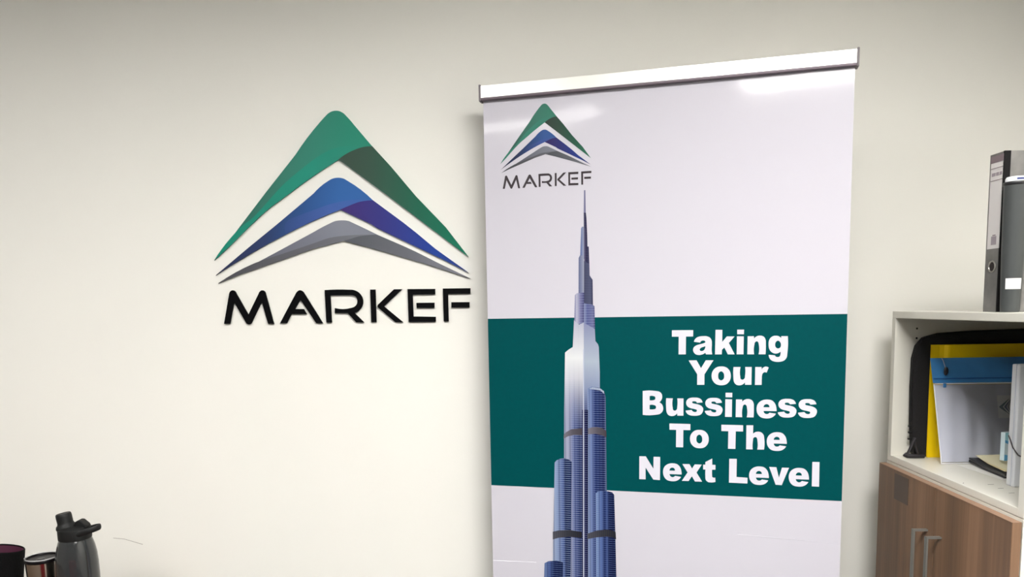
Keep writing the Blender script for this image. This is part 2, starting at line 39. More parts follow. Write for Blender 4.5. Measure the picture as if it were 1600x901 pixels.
GLYPHS = {'T': [[(0.0, 57.7),(49.7, 57.6),(49.8, 42.6),(33.1, 42.6),(32.9, 0.0),(15.9, 0.0),(16.1, 42.4),(0.1, 42.5)]], 'a': [[(1.8, 29.9),(2.2, 31.4),(2.7, 32.9),(3.4, 34.4),(4.2, 35.8),(5.1, 37.0),(6.1, 38.1),(7.2, 39.1),(8.4, 40.0),(9.9, 40.9),(11.5, 41.5),(13.1, 42.0),(14.8, 42.4),(16.9, 42.8),(18.9, 43.1),(21.0, 43.2),(23.1, 43.2),(25.4, 43.3),(27.8, 43.3),(30.1, 43.1),(32.3, 42.6),(34.1, 42.0),(35.8, 41.3),(37.4, 40.5),(38.8, 39.3),(40.0, 38.0),(41.0, 36.5),(41.9, 34.9),(42.5, 33.2),(42.9, 31.4),(43.1, 29.6),(43.2, 27.8),(43.2, 26.0),(43.3, 21.5),(43.1, 17.0),(42.9, 12.5),(43.1, 8.0),(43.3, 6.0),(43.6, 3.9),(44.0, 1.9),(44.4, -0.1),(30.0, -0.1),(28.3, 3.7),(27.0, 2.7),(25.6, 1.8),(24.1, 0.9),(22.6, 0.2),(20.5, -0.6),(18.3, -1.2),(16.1, -1.6),(13.8, -1.7),(11.5, -1.5),(9.2, -1.1),(7.0, -0.3),(5.0, 0.9),(3.7, 2.1),(2.5, 3.5),(1.5, 5.0),(0.8, 6.7),(0.4, 7.9),(0.1, 9.2),(0.0, 10.6),(0.1, 11.9),(0.3, 13.3),(0.8, 14.7),(1.3, 16.0),(2.1, 17.2),(3.2, 18.4),(4.6, 19.5),(6.1, 20.4),(7.6, 21.2),(9.6, 22.1),(11.7, 22.8),(13.8, 23.3),(15.9, 23.9),(18.0, 24.4),(20.1, 25.0),(22.2, 25.5),(24.2, 26.3),(25.3, 26.7),(26.5, 27.1),(27.5, 27.6),(28.1, 28.5),(28.2, 29.3),(28.1, 30.1),(27.8, 30.9),(27.4, 31.6),(26.6, 32.3),(25.5, 32.6),(24.4, 32.8),(23.2, 32.8),(22.1, 32.8),(21.1, 32.6),(20.0, 32.3),(19.1, 31.9),(18.1, 31.1),(17.4, 30.1),(16.8, 29.0),(16.3, 27.9)], [(28.1, 19.2),(26.7, 18.8),(25.3, 18.3),(23.9, 17.8),(22.4, 17.3),(21.3, 16.9),(20.0, 16.4),(18.9, 15.9),(17.8, 15.2),(17.0, 14.5),(16.2, 13.7),(15.6, 12.9),(15.3, 11.9),(15.4, 10.9),(15.7, 10.0),(16.2, 9.2),(16.8, 8.5),(17.7, 8.0),(18.6, 7.8),(19.7, 7.8),(20.7, 7.9),(21.9, 8.1),(23.2, 8.6),(24.3, 9.3),(25.3, 10.1),(26.0, 10.9),(26.6, 11.8),(27.1, 12.8),(27.6, 13.8),(27.9, 15.1),(28.2, 16.4),(28.2, 17.8)]], 'k': [[(0.5, 58.0),(16.0, 57.8),(16.1, 29.2),(26.4, 42.1),(43.9, 42.0),(33.7, 29.7),(31.1, 26.8),(44.7, -0.1),(29.2, -0.1),(21.1, 16.0),(15.8, 10.8),(15.5, -0.1),(0.0, -0.1)]], 'i': [[(0.1, 42.2),(15.5, 42.1),(15.5, 0.0),(0.0, 0.0)], [(0.4, 57.9),(15.8, 57.8),(15.7, 46.9),(0.6, 47.1)]], 'n': [[(0.1, 42.2),(14.2, 42.2),(14.3, 36.8),(15.5, 38.3),(16.8, 39.6),(18.2, 40.7),(19.8, 41.7),(21.9, 42.6),(24.0, 43.3),(26.3, 43.6),(28.6, 43.6),(30.7, 43.3),(32.7, 42.7),(34.7, 41.8),(36.4, 40.6),(37.7, 39.1),(38.8, 37.4),(39.6, 35.5),(40.2, 33.6),(40.6, 31.6),(40.8, 29.5),(40.8, 27.4),(40.8, 25.4),(41.0, 19.0),(41.0, 12.7),(40.9, 6.3),(40.6, 0.0),(25.1, 0.0),(26.1, 5.8),(26.4, 11.7),(26.1, 17.6),(25.2, 23.4),(25.0, 24.6),(24.8, 25.8),(24.5, 27.0),(23.9, 28.0),(23.3, 28.8),(22.6, 29.5),(21.8, 30.1),(21.0, 30.4),(19.9, 30.3),(18.8, 29.9),(17.9, 29.2),(17.1, 28.4),(16.3, 27.1),(15.9, 25.6),(15.7, 24.0),(15.4, 22.4),(14.5, 16.9),(14.2, 11.3),(14.4, 5.6),(15.1, 0.0),(0.0, 0.0)]], 'g': [[(27.5, 42.0),(41.9, 41.9),(42.6, 31.9),(42.8, 21.8),(42.4, 11.7),(41.6, 1.7),(41.4, -0.6),(41.3, -3.0),(41.0, -5.3),(40.3, -7.5),(39.3, -9.4),(38.1, -11.2),(36.7, -12.8),(35.2, -14.2),(33.2, -15.3),(31.0, -16.2),(28.8, -16.8),(26.5, -17.3),(23.9, -17.6),(21.2, -17.7),(18.5, -17.6),(15.9, -17.3),(13.6, -16.8),(11.3, -16.2),(9.1, -15.4),(7.1, -14.2),(5.6, -12.9),(4.2, -11.4),(3.0, -9.8),(2.1, -8.0),(1.5, -6.4),(1.0, -4.7),(0.8, -2.9),(0.7, -1.1),(14.6, -2.4),(15.0, -3.2),(15.4, -4.0),(16.0, -4.7),(16.6, -5.3),(17.6, -5.9),(18.7, -6.3),(19.8, -6.5),(21.0, -6.5),(22.2, -6.3),(23.3, -5.9),(24.4, -5.3),(25.3, -4.4),(25.9, -3.3),(26.3, -2.0),(26.5, -0.7),(26.7, 0.7),(26.8, 2.1),(26.8, 3.5),(26.7, 4.9),(26.5, 6.3),(25.4, 5.1),(24.1, 4.1),(22.8, 3.2),(21.3, 2.5),(19.7, 2.0),(18.0, 1.7),(16.2, 1.6),(14.5, 1.7),(12.4, 2.2),(10.4, 2.9),(8.5, 4.0),(6.7, 5.3),(5.2, 6.8),(3.8, 8.6),(2.7, 10.5),(1.7, 12.5),(0.9, 14.9),(0.5, 17.3),(0.2, 19.8),(0.1, 22.3),(0.0, 25.1),(0.1, 28.0),(0.5, 30.9),(1.3, 33.5),(2.2, 35.4),(3.3, 37.2),(4.6, 38.8),(6.1, 40.1),(8.0, 41.4),(10.1, 42.3),(12.4, 42.9),(14.7, 43.1),(16.7, 43.1),(18.7, 42.9),(20.6, 42.3),(22.5, 41.6),(23.9, 40.7),(25.2, 39.8),(26.4, 38.7),(27.6, 37.5)], [(20.7, 31.6),(22.2, 31.2),(23.5, 30.3),(24.7, 29.1),(25.6, 27.8),(26.3, 26.5),(26.8, 25.1),(27.1, 23.6),(27.2, 22.2),(27.2, 20.5),(27.0, 18.9),(26.6, 17.4),(25.9, 16.0),(24.9, 15.0),(23.7, 14.2),(22.4, 13.7),(21.1, 13.5),(19.7, 13.7),(18.4, 14.2),(17.2, 15.1),(16.2, 16.1),(15.4, 17.4),(14.8, 18.9),(14.5, 20.6),(14.4, 22.2),(14.5, 23.9),(14.7, 25.6),(15.2, 27.1),(16.0, 28.5),(16.9, 29.7),(18.1, 30.7),(19.4, 31.3)]], 'Y': [[(0.0, 58.0),(18.5, 58.3),(29.0, 39.6),(39.9, 58.3),(57.5, 58.4),(37.2, 24.9),(37.2, -0.4),(20.3, -0.5),(20.3, 24.8)]], 'o': [[(21.9, 43.8),(25.0, 43.8),(28.2, 43.4),(31.2, 42.5),(34.1, 41.2),(36.2, 39.6),(38.2, 37.7),(40.0, 35.6),(41.4, 33.3),(42.6, 30.6),(43.4, 27.8),(43.9, 24.9),(44.1, 22.0),(44.0, 18.9),(43.7, 15.8),(42.9, 12.8),(41.7, 10.0),(40.3, 7.6),(38.6, 5.4),(36.7, 3.5),(34.6, 1.9),(31.8, 0.5),(28.7, -0.4),(25.6, -0.9),(22.4, -1.0),(19.4, -0.9),(16.4, -0.5),(13.5, 0.4),(10.8, 1.6),(8.5, 3.2),(6.4, 5.1),(4.6, 7.3),(3.0, 9.6),(1.7, 12.4),(0.8, 15.4),(0.2, 18.5),(0.0, 21.7),(0.2, 24.6),(0.7, 27.6),(1.5, 30.4),(2.8, 33.1),(4.3, 35.4),(6.1, 37.6),(8.1, 39.5),(10.4, 41.1),(13.1, 42.4),(15.9, 43.2),(18.9, 43.7)], [(22.0, 32.2),(23.5, 31.9),(24.9, 31.0),(26.2, 29.8),(27.2, 28.5),(28.0, 27.0),(28.5, 25.2),(28.8, 23.4),(28.9, 21.6),(29.0, 19.6),(28.8, 17.5),(28.3, 15.6),(27.4, 13.8),(26.3, 12.7),(25.1, 11.6),(23.7, 10.9),(22.3, 10.6),(20.7, 10.8),(19.3, 11.5),(18.0, 12.6),(16.9, 13.8),(15.9, 15.5),(15.4, 17.4),(15.1, 19.5),(15.1, 21.5),(15.2, 23.3),(15.4, 25.2),(15.9, 26.9),(16.7, 28.5),(17.7, 29.8),(19.0, 31.0),(20.5, 31.9)]], 'u': [[(0.5, 42.6),(16.4, 42.7),(15.4, 36.9),(15.0, 31.1),(15.2, 25.2),(16.1, 19.5),(16.3, 18.1),(16.4, 16.6),(16.7, 15.3),(17.4, 14.2),(18.2, 13.5),(19.2, 13.0),(20.2, 12.7),(21.2, 12.6),(22.5, 12.9),(23.7, 13.5),(24.7, 14.5),(25.6, 15.6),(26.3, 17.0),(26.6, 18.7),(26.6, 20.5),(26.8, 22.2),(27.3, 27.3),(27.5, 32.4),(27.3, 37.6),(26.8, 42.7),(41.5, 42.8),(41.6, 0.7),(27.1, 0.6),(26.8, 6.3),(25.6, 4.8),(24.4, 3.4),(22.9, 2.2),(21.4, 1.2),(19.5, 0.2),(17.4, -0.4),(15.3, -0.7),(13.2, -0.8),(11.2, -0.5),(9.1, 0.0),(7.2, 0.9),(5.5, 2.1),(4.2, 3.5),(3.2, 5.1),(2.3, 6.9),(1.6, 8.7),(1.2, 10.6),(0.9, 12.6),(0.8, 14.7),(0.6, 16.7),(0.2, 23.2),(0.0, 29.7),(0.1, 36.1)]], 'r': [[(0.0, 42.8),(14.0, 42.8),(14.7, 36.9),(15.3, 38.2),(16.0, 39.5),(16.8, 40.6),(17.8, 41.5),(19.0, 42.4),(20.4, 43.1),(21.8, 43.6),(23.3, 43.8),(25.1, 43.7),(26.8, 43.3),(28.4, 42.6),(30.0, 41.6),(25.5, 29.5),(24.4, 30.1),(23.3, 30.5),(22.2, 30.7),(21.1, 30.6),(20.0, 30.4),(19.1, 29.8),(18.2, 29.2),(17.4, 28.4),(16.5, 27.1),(16.0, 25.6),(15.7, 24.0),(15.4, 22.4),(15.2, 20.8),(15.1, 19.2),(15.1, 17.5),(15.1, 15.9),(15.0, 12.1),(15.0, 8.3),(15.0, 4.5),(15.0, 0.7),(0.0, 0.5)]], 'B': [[(0.0, 59.7),(7.8, 60.7),(15.6, 61.1),(23.4, 60.9),(31.1, 60.1),(33.3, 59.9),(35.5, 59.7),(37.6, 59.3),(39.7, 58.6),(41.4, 57.5),(42.9, 56.3),(44.3, 54.9),(45.4, 53.2),(46.2, 51.5),(46.7, 49.7),(46.9, 47.8),(47.0, 45.9),(46.9, 43.9),(46.5, 41.9),(45.9, 39.9),(45.0, 38.1),(44.1, 36.5),(42.9, 35.0),(41.7, 33.6),(40.2, 32.4),(42.0, 31.4),(43.7, 30.2),(45.2, 28.9),(46.5, 27.3),(47.7, 25.3),(48.6, 23.1),(49.1, 20.8),(49.4, 18.5),(49.4, 16.2),(49.1, 13.9),(48.5, 11.7),(47.5, 9.6),(46.2, 7.8),(44.6, 6.1),(42.8, 4.7),(40.8, 3.6),(38.8, 2.8),(36.6, 2.3),(34.4, 2.0),(32.2, 1.6),(24.2, 0.5),(16.2, 0.0),(8.1, 0.1),(0.1, 0.8)], [(16.9, 47.3),(19.1, 47.8),(21.3, 48.0),(23.6, 47.8),(25.8, 47.4),(26.9, 47.1),(27.9, 46.8),(28.9, 46.4),(29.7, 45.7),(30.1, 44.9),(30.4, 44.1),(30.6, 43.2),(30.6, 42.3),(30.5, 41.3),(30.3, 40.4),(29.9, 39.5),(29.4, 38.8),(28.5, 38.1),(27.5, 37.8),(26.4, 37.5),(25.4, 37.3),(23.3, 36.9),(21.1, 36.7),(19.0, 36.8),(16.9, 37.1)], [(16.9, 25.3),(19.4, 25.9),(21.9, 26.1),(24.4, 26.0),(26.8, 25.5),(28.0, 25.2),(29.2, 24.8),(30.3, 24.3),(31.2, 23.6),(31.7, 22.8),(32.0, 22.0),(32.2, 21.1),(32.3, 20.2),(32.2, 19.1),(32.0, 18.1),(31.6, 17.2),(31.0, 16.4),(30.0, 15.7),(28.9, 15.3),(27.6, 15.0),(26.4, 14.8),(24.0, 14.4),(21.7, 14.3),(19.3, 14.3),(16.9, 14.6)]], 's': [[(39.6, 33.7),(26.6, 32.4),(26.2, 33.3),(25.6, 34.1),(25.0, 34.8),(24.2, 35.4),(23.2, 36.0),(22.0, 36.3),(20.8, 36.4),(19.5, 36.3),(18.3, 36.2),(17.1, 36.1),(16.0, 35.6),(15.3, 34.8),(15.2, 34.2),(15.3, 33.6),(15.4, 33.0),(15.6, 32.4),(16.5, 31.5),(17.7, 31.0),(19.2, 30.8),(20.5, 30.5),(22.6, 30.0),(24.7, 29.6),(26.9, 29.3),(29.0, 28.7),(30.9, 28.1),(32.9, 27.4),(34.7, 26.6),(36.4, 25.5),(37.9, 24.2),(39.2, 22.7),(40.3, 21.0),(41.0, 19.2),(41.3, 17.3),(41.2, 15.3),(40.9, 13.4),(40.3, 11.5),(39.5, 9.5),(38.5, 7.7),(37.2, 6.0),(35.7, 4.6),(34.0, 3.5),(32.2, 2.7),(30.2, 2.2),(28.3, 1.7),(26.2, 1.4),(24.1, 1.2),(21.9, 1.1),(19.8, 1.1),(17.5, 1.2),(15.1, 1.3),(12.7, 1.5),(10.4, 2.1),(8.6, 2.8),(6.9, 3.6),(5.3, 4.6),(3.8, 5.9),(2.5, 7.5),(1.4, 9.2),(0.6, 11.1),(0.0, 13.1),(14.1, 15.1),(14.8, 14.0),(15.5, 13.1),(16.4, 12.2),(17.4, 11.5),(18.5, 10.9),(19.7, 10.5),(20.9, 10.2),(22.1, 10.1),(23.3, 10.3),(24.5, 10.6),(25.6, 11.1),(26.3, 12.0),(26.5, 12.7),(26.6, 13.5),(26.5, 14.3),(26.3, 15.1),(25.5, 16.0),(24.3, 16.5),(22.9, 16.8),(21.6, 17.1),(19.3, 17.8),(16.9, 18.2),(14.5, 18.6),(12.2, 19.2),(10.4, 19.8),(8.7, 20.5),(7.1, 21.4),(5.6, 22.5),(4.3, 23.7),(3.2, 25.1),(2.3, 26.6),(1.6, 28.3),(1.2, 30.2),(1.1, 32.2),(1.2, 34.1),(1.7, 36.0),(2.4, 37.7),(3.4, 39.3),(4.6, 40.7),(5.9, 41.9),(7.5, 43.0),(9.2, 43.7),(11.1, 44.3),(12.9, 44.8),(15.0, 45.1),(17.1, 45.3),(19.2, 45.3),(21.3, 45.3),(23.2, 45.3),(25.1, 45.2),(27.0, 45.1),(28.8, 44.7),(30.7, 44.1),(32.6, 43.4),(34.3, 42.5),(35.8, 41.2),(37.2, 39.6),(38.3, 37.8),(39.1, 35.8)]], 'e': [[(44.8, 15.8),(44.8, 17.9),(44.7, 20.1),(44.4, 22.2),(44.1, 24.3),(43.6, 26.8),(42.9, 29.3),(42.1, 31.7),(40.9, 33.9),(39.7, 35.8),(38.3, 37.5),(36.7, 39.0),(35.0, 40.4),(32.1, 41.8),(29.0, 42.6),(25.8, 42.9),(22.7, 43.0),(19.6, 42.8),(16.6, 42.3),(13.7, 41.4),(11.0, 40.2),(8.7, 38.7),(6.6, 37.0),(4.7, 35.1),(3.1, 32.8),(1.7, 30.0),(0.8, 27.0),(0.2, 23.9),(0.0, 20.7),(0.2, 17.7),(0.6, 14.8),(1.3, 12.0),(2.4, 9.3),(3.7, 7.0),(5.2, 4.9),(7.0, 3.0),(9.0, 1.4),(12.0, -0.2),(15.2, -1.1),(18.6, -1.6),(21.9, -1.8),(24.9, -1.8),(27.9, -1.5),(30.8, -0.9),(33.6, 0.2),(35.3, 1.1),(37.0, 2.2),(38.5, 3.4),(39.9, 4.7),(41.0, 5.9),(41.9, 7.2),(42.8, 8.6),(43.5, 10.0),(29.1, 11.8),(28.6, 11.1),(27.9, 10.5),(27.2, 9.9),(26.5, 9.5),(25.5, 9.0),(24.4, 8.7),(23.3, 8.5),(22.3, 8.5),(21.1, 8.8),(19.9, 9.2),(18.9, 9.9),(17.9, 10.7),(17.1, 11.8),(16.4, 13.0),(16.0, 14.4),(15.7, 15.8)], [(15.5, 24.6),(15.7, 26.0),(16.0, 27.4),(16.6, 28.7),(17.4, 29.8),(18.4, 30.7),(19.5, 31.4),(20.8, 31.9),(22.1, 32.1),(23.5, 32.0),(24.9, 31.7),(26.1, 31.0),(27.2, 30.1),(28.0, 28.9),(28.5, 27.6),(28.8, 26.2),(28.9, 24.8)]], 'h': [[(0.0, 57.7),(15.5, 58.1),(15.3, 37.6),(16.3, 38.8),(17.5, 39.9),(18.8, 40.8),(20.1, 41.6),(21.6, 42.2),(23.2, 42.7),(24.9, 43.0),(26.6, 43.1),(28.5, 43.0),(30.5, 42.7),(32.4, 42.1),(34.1, 41.2),(35.6, 40.1),(37.0, 38.7),(38.1, 37.1),(39.1, 35.4),(39.8, 33.5),(40.1, 31.5),(40.4, 29.5),(40.6, 27.4),(41.4, 20.8),(41.6, 14.0),(41.4, 7.3),(40.8, 0.6),(25.4, 0.1),(26.1, 5.7),(26.3, 11.3),(26.0, 16.9),(25.3, 22.4),(25.1, 23.7),(24.9, 25.1),(24.7, 26.4),(24.1, 27.5),(23.5, 28.4),(22.7, 29.2),(21.8, 29.8),(20.8, 30.1),(19.6, 30.0),(18.5, 29.4),(17.4, 28.6),(16.5, 27.6),(15.8, 26.2),(15.5, 24.5),(15.4, 22.7),(15.2, 20.9),(14.7, 15.7),(14.5, 10.5),(14.6, 5.3),(15.1, 0.1),(0.1, 0.0)]], 'N': [[(0.2, 57.6),(15.9, 57.9),(34.5, 27.6),(34.8, 57.6),(50.8, 57.6),(50.5, -0.3),(34.3, 0.3),(15.5, 29.5),(15.6, -0.0),(0.0, -0.0)]], 'x': [[(1.0, 42.0),(17.9, 42.4),(24.1, 31.7),(30.2, 42.2),(46.9, 42.2),(34.9, 22.2),(48.1, 0.3),(31.1, -0.0),(23.9, 12.7),(16.3, 0.4),(0.0, 0.1),(13.5, 21.6)]], 't': [[(5.1, 48.9),(21.1, 58.2),(21.3, 42.8),(28.8, 42.8),(28.9, 31.1),(21.0, 30.7),(20.9, 27.4),(20.8, 24.1),(20.9, 20.9),(21.2, 17.6),(21.2, 16.5),(21.2, 15.3),(21.3, 14.2),(21.7, 13.2),(22.2, 12.6),(22.8, 12.0),(23.5, 11.6),(24.3, 11.3),(25.3, 11.1),(26.4, 11.2),(27.5, 11.4),(28.5, 11.9),(29.3, 0.9),(27.0, 0.3),(24.8, -0.2),(22.5, -0.5),(20.2, -0.7),(18.0, -0.7),(15.8, -0.7),(13.6, -0.5),(11.6, 0.2),(10.2, 1.1),(8.9, 2.1),(7.7, 3.4),(6.7, 4.8),(5.9, 7.0),(5.6, 9.4),(5.5, 11.9),(5.4, 14.3),(5.2, 18.3),(5.1, 22.4),(5.2, 26.4),(5.5, 30.4),(0.1, 30.5),(0.0, 42.3),(5.1, 42.5)]], 'L': [[(0.0, 59.0),(17.2, 59.3),(17.2, 15.3),(42.4, 14.4),(42.4, 0.4),(0.0, 0.8)]], 'v': [[(0.0, 42.7),(16.1, 42.6),(22.3, 17.8),(28.6, 42.0),(44.3, 42.2),(29.0, -0.0),(15.2, 0.5)]], 'l': [[(0.0, 58.3),(15.6, 58.5),(16.1, -0.0),(0.0, 0.3)]]}
SLOGAN = [('T', 461.3, 1339.6), ('a', 511.1, 1339.6), ('k', 561.8, 1339.6), ('i', 611.0, 1339.6), ('n', 635.0, 1339.6), ('g', 681.9, 1339.6), ('Y', 500.9, 1267.0), ('o', 554.4, 1267.0), ('u', 603.8, 1267.0), ('r', 653.2, 1267.0), ('B', 392.1, 1190.4), ('u', 448.1, 1190.4), ('s', 494.7, 1190.4), ('s', 539.5, 1190.4), ('i', 586.6, 1190.4), ('n', 610.8, 1190.4), ('e', 657.7, 1190.4), ('s', 705.1, 1190.4), ('s', 749.6, 1190.4), ('T', 456.6, 1113.5), ('o', 505.4, 1113.5), ('T', 578.4, 1113.5), ('h', 635.6, 1113.5), ('e', 681.9, 1113.5), ('N', 383.9, 1030.2), ('e', 441.6, 1030.2), ('x', 486.9, 1030.2), ('t', 537.0, 1030.2), ('L', 597.6, 1030.2), ('e', 643.4, 1030.2), ('v', 688.5, 1030.2), ('e', 732.5, 1030.2), ('l', 783.7, 1030.2)]
TOWER = [('spire', [(250.9, 1737.8),(254.1, 1737.6),(254.6, 1684.4),(249.4, 1684.6)]),('dark', [(249.6, 1684.6),(255.1, 1684.3),(256.4, 1672.1),(258.0, 1632.2),(258.4, 1601.4),(249.7, 1601.7)]),('mid', [(243.0, 1647.4),(245.4, 1651.1),(250.9, 1650.9),(250.3, 1572.4),(240.0, 1572.7)]),('dark', [(250.9, 1650.9),(257.1, 1638.3),(258.4, 1602.9),(261.6, 1602.8),(262.9, 1561.1),(249.9, 1561.5)]),('pale', [(236.4, 1575.9),(239.3, 1582.0),(246.7, 1581.8),(249.8, 1568.4),(249.2, 1488.4),(235.4, 1488.7)]),('slate', [(249.8, 1568.4),(262.9, 1561.1),(263.3, 1533.2),(270.5, 1522.2),(271.2, 1458.3),(248.7, 1458.7)]),('upL', [(226.2, 1485.8),(230.6, 1490.7),(249.1, 1491.5),(248.5, 1414.6),(224.0, 1414.9)]),('upR', [(248.9, 1465.7),(268.6, 1462.2),(274.9, 1458.2),(275.8, 1401.8),(248.5, 1414.6)]),('glowR', [(248.0, 1417.8),(275.3, 1402.6),(276.7, 1372.5),(283.0, 1364.7),(285.1, 1357.6),(287.1, 1297.4),(282.9, 567.8),(241.6, 563.3)]),('glowL', [(223.6, 1424.4),(236.3, 1413.2),(248.1, 1418.6),(241.6, 563.3),(188.6, 557.6),(196.5, 1199.8),(200.2, 1344.3),(210.0, 1352.2),(219.8, 1357.8)]),('wing', [(256.0, 1254.0),(267.3, 1259.7),(288.0, 1256.0),(297.6, 1248.1),(301.5, 1233.8),(303.5, 957.8),(302.7, 569.9),(252.9, 564.5)]),('crown', [(259.2, 1254.0),(268.9, 1258.6),(288.0, 1255.2),(297.6, 1248.1),(297.8, 1241.7),(288.0, 1250.4),(268.8, 1252.5)]),('gap', [(241.9, 1200.6),(257.2, 1200.9),(252.9, 564.5),(236.1, 562.7)]),('seam', [(245.8, 1352.9),(248.0, 1352.9),(245.1, 871.1),(242.5, 563.4),(239.9, 563.1)]),('bandhi', [(195.2, 1137.6),(201.4, 1143.5),(214.6, 1151.2),(242.3, 1154.4),(242.2, 1136.5),(221.0, 1136.7),(206.2, 1133.0),(194.6, 1126.1)]),('bandhi', [(256.9, 1154.0),(266.6, 1157.4),(281.1, 1158.3),(295.5, 1154.9),(302.7, 1148.7),(303.0, 1132.5),(292.3, 1137.9),(274.6, 1141.0),(256.8, 1139.3)]),('towL', [(170.4, 1064.2),(175.8, 1070.3),(184.1, 1074.2),(195.8, 1076.4),(207.3, 1073.1),(214.6, 1067.6),(209.8, 818.1),(204.0, 559.2),(152.7, 553.7),(165.2, 881.2)]),('towR', [(275.3, 989.4),(280.2, 993.7),(290.0, 995.8),(306.1, 996.1),(317.3, 993.5),(321.8, 987.5),(324.3, 892.9),(330.7, 572.9),(274.6, 566.9)]),('bandlo', [(163.5, 882.8),(178.7, 887.1),(207.2, 890.2),(239.4, 886.7),(239.3, 870.8),(207.0, 872.0),(178.5, 867.6),(163.3, 862.4)]),('bandlo', [(253.4, 883.4),(278.0, 893.3),(302.5, 897.3),(318.6, 895.8),(325.1, 892.1),(326.3, 873.1),(318.6, 877.6),(302.4, 878.5),(277.9, 875.3),(253.3, 869.2)]),('towLL', [(140.4, 797.6),(150.7, 803.5),(172.8, 806.9),(189.5, 803.0),(184.4, 557.1),(130.2, 551.2)])]

# ------------------------------------------------------------------ material helpers
def lin(c):
    return tuple((v/12.92 if v <= 0.04045 else ((v+0.055)/1.055)**2.4) for v in (x/255 for x in c))
def new_mat(name):
    m = bpy.data.materials.new(name); m.use_nodes = True
    return m, m.node_tree, m.node_tree.nodes['Principled BSDF']
MATS = {}
def mat(name, rgb, rough=0.5, metal=0.0, noise=0.0, nscale=30, bump=0.0, bscale=80, spec=0.5, **kw):
    """Flat procedural colour (sRGB 0-255) with optional mottling and bump."""
    if name in MATS: return MATS[name]
    m, nt, b = new_mat(name); c = lin(rgb)
    b.inputs['Base Color'].default_value = (*c, 1); b.inputs['Roughness'].default_value = rough
    b.inputs['Metallic'].default_value = metal; b.inputs['Specular IOR Level'].default_value = spec
    for k, v in kw.items(): b.inputs[k.replace('_', ' ')].default_value = v
    tc = nt.nodes.new('ShaderNodeTexCoord')
    if noise:
        n = nt.nodes.new('ShaderNodeTexNoise'); n.inputs['Scale'].default_value = nscale; n.inputs['Detail'].default_value = 4
        r = nt.nodes.new('ShaderNodeValToRGB'); r.color_ramp.elements[0].position = .3; r.color_ramp.elements[1].position = .7
        r.color_ramp.elements[0].color = (*[x*(1-noise) for x in c], 1); r.color_ramp.elements[1].color = (*[min(1, x*(1+noise)) for x in c], 1)
        nt.links.new(tc.outputs['Object'], n.inputs['Vector']); nt.links.new(n.outputs['Fac'], r.inputs['Fac']); nt.links.new(r.outputs['Color'], b.inputs['Base Color'])
    if bump:
        n = nt.nodes.new('ShaderNodeTexNoise'); n.inputs['Scale'].default_value = bscale; n.inputs['Detail'].default_value = 3
        bp = nt.nodes.new('ShaderNodeBump'); bp.inputs['Strength'].default_value = bump; bp.inputs['Distance'].default_value = .002
        nt.links.new(tc.outputs['Object'], n.inputs['Vector']); nt.links.new(n.outputs['Fac'], bp.inputs['Height']); nt.links.new(bp.outputs['Normal'], b.inputs['Normal'])
    MATS[name] = m; return m
def ramp_mat(name, stops, source='Generated', axis=0, rough=0.4, spec=0.15, mul=.76):
    """A printed colour gradient along one axis of the piece: stops = [(pos, rgb), ...]."""
    m, nt, b = new_mat(name)
    tc = nt.nodes.new('ShaderNodeTexCoord'); s = nt.nodes.new('ShaderNodeSeparateXYZ'); r = nt.nodes.new('ShaderNodeValToRGB')
    nt.links.new(tc.outputs[source], s.inputs[0]); nt.links.new(s.outputs[axis], r.inputs[0]); nt.links.new(r.outputs[0], b.inputs['Base Color'])
    el = r.color_ramp.elements
    while len(el) < len(stops): el.new(.5)
    for e, (p, c) in zip(el, stops): e.position = p; e.color = (*[x*mul for x in lin(c)], 1)
    b.inputs['Roughness'].default_value = rough; b.inputs['Specular IOR Level'].default_value = spec
    MATS[name] = m; return m

# ------------------------------------------------------------------ mesh helpers
def finish(bm, name, m, parent=None, loc=None, smooth=False, label=None):
    bmesh.ops.recalc_face_normals(bm, faces=bm.faces[:])
    me = bpy.data.meshes.new(name); bm.to_mesh(me); bm.free()
    for mm in (m if isinstance(m, (list, tuple)) else [m]): me.materials.append(mm)
    if smooth:
        for p in me.polygons: p.use_smooth = True
        try: me.set_sharp_from_angle(angle=math.radians(40))
        except Exception: pass
    o = bpy.data.objects.new(name, me); COL.objects.link(o)
    if parent is not None: o.parent = parent
    if loc is not None: o.location = loc
    if label: o['label'] = label
    return o
def thing(name, label, cat, loc=(0, 0, 0), rz=0.0, group=None):
    o = bpy.data.objects.new(name, None); COL.objects.link(o); o.empty_display_size = .05
    o.location = loc; o.rotation_euler = (0, 0, rz); o['label'] = label; o['category'] = cat
    if group: o['group'] = group
    return o
def tag(o, label, cat, group=None):
    o['label'] = label; o['category'] = cat
    if group: o['group'] = group
    return o
def box(bm, x0, x1, y0, y1, z0, z1, bevel=0.0, seg=2):
    r = bmesh.ops.create_cube(bm, size=1.0, matrix=Matrix.Translation(((x0+x1)/2, (y0+y1)/2, (z0+z1)/2)) @ Matrix.Diagonal((x1-x0, y1-y0, z1-z0, 1)))
    if bevel:
        es = list({e for v in r['verts'] for e in v.link_edges})
        bmesh.ops.bevel(bm, geom=es, offset=bevel, segments=seg, affect='EDGES', profile=.5)
def box_obj(name, m, dims, parent=None, bevel=0.0, label=None, loc=None):
    bm = bmesh.new(); box(bm, *dims, bevel=bevel); return finish(bm, name, m, parent, loc, label=label)
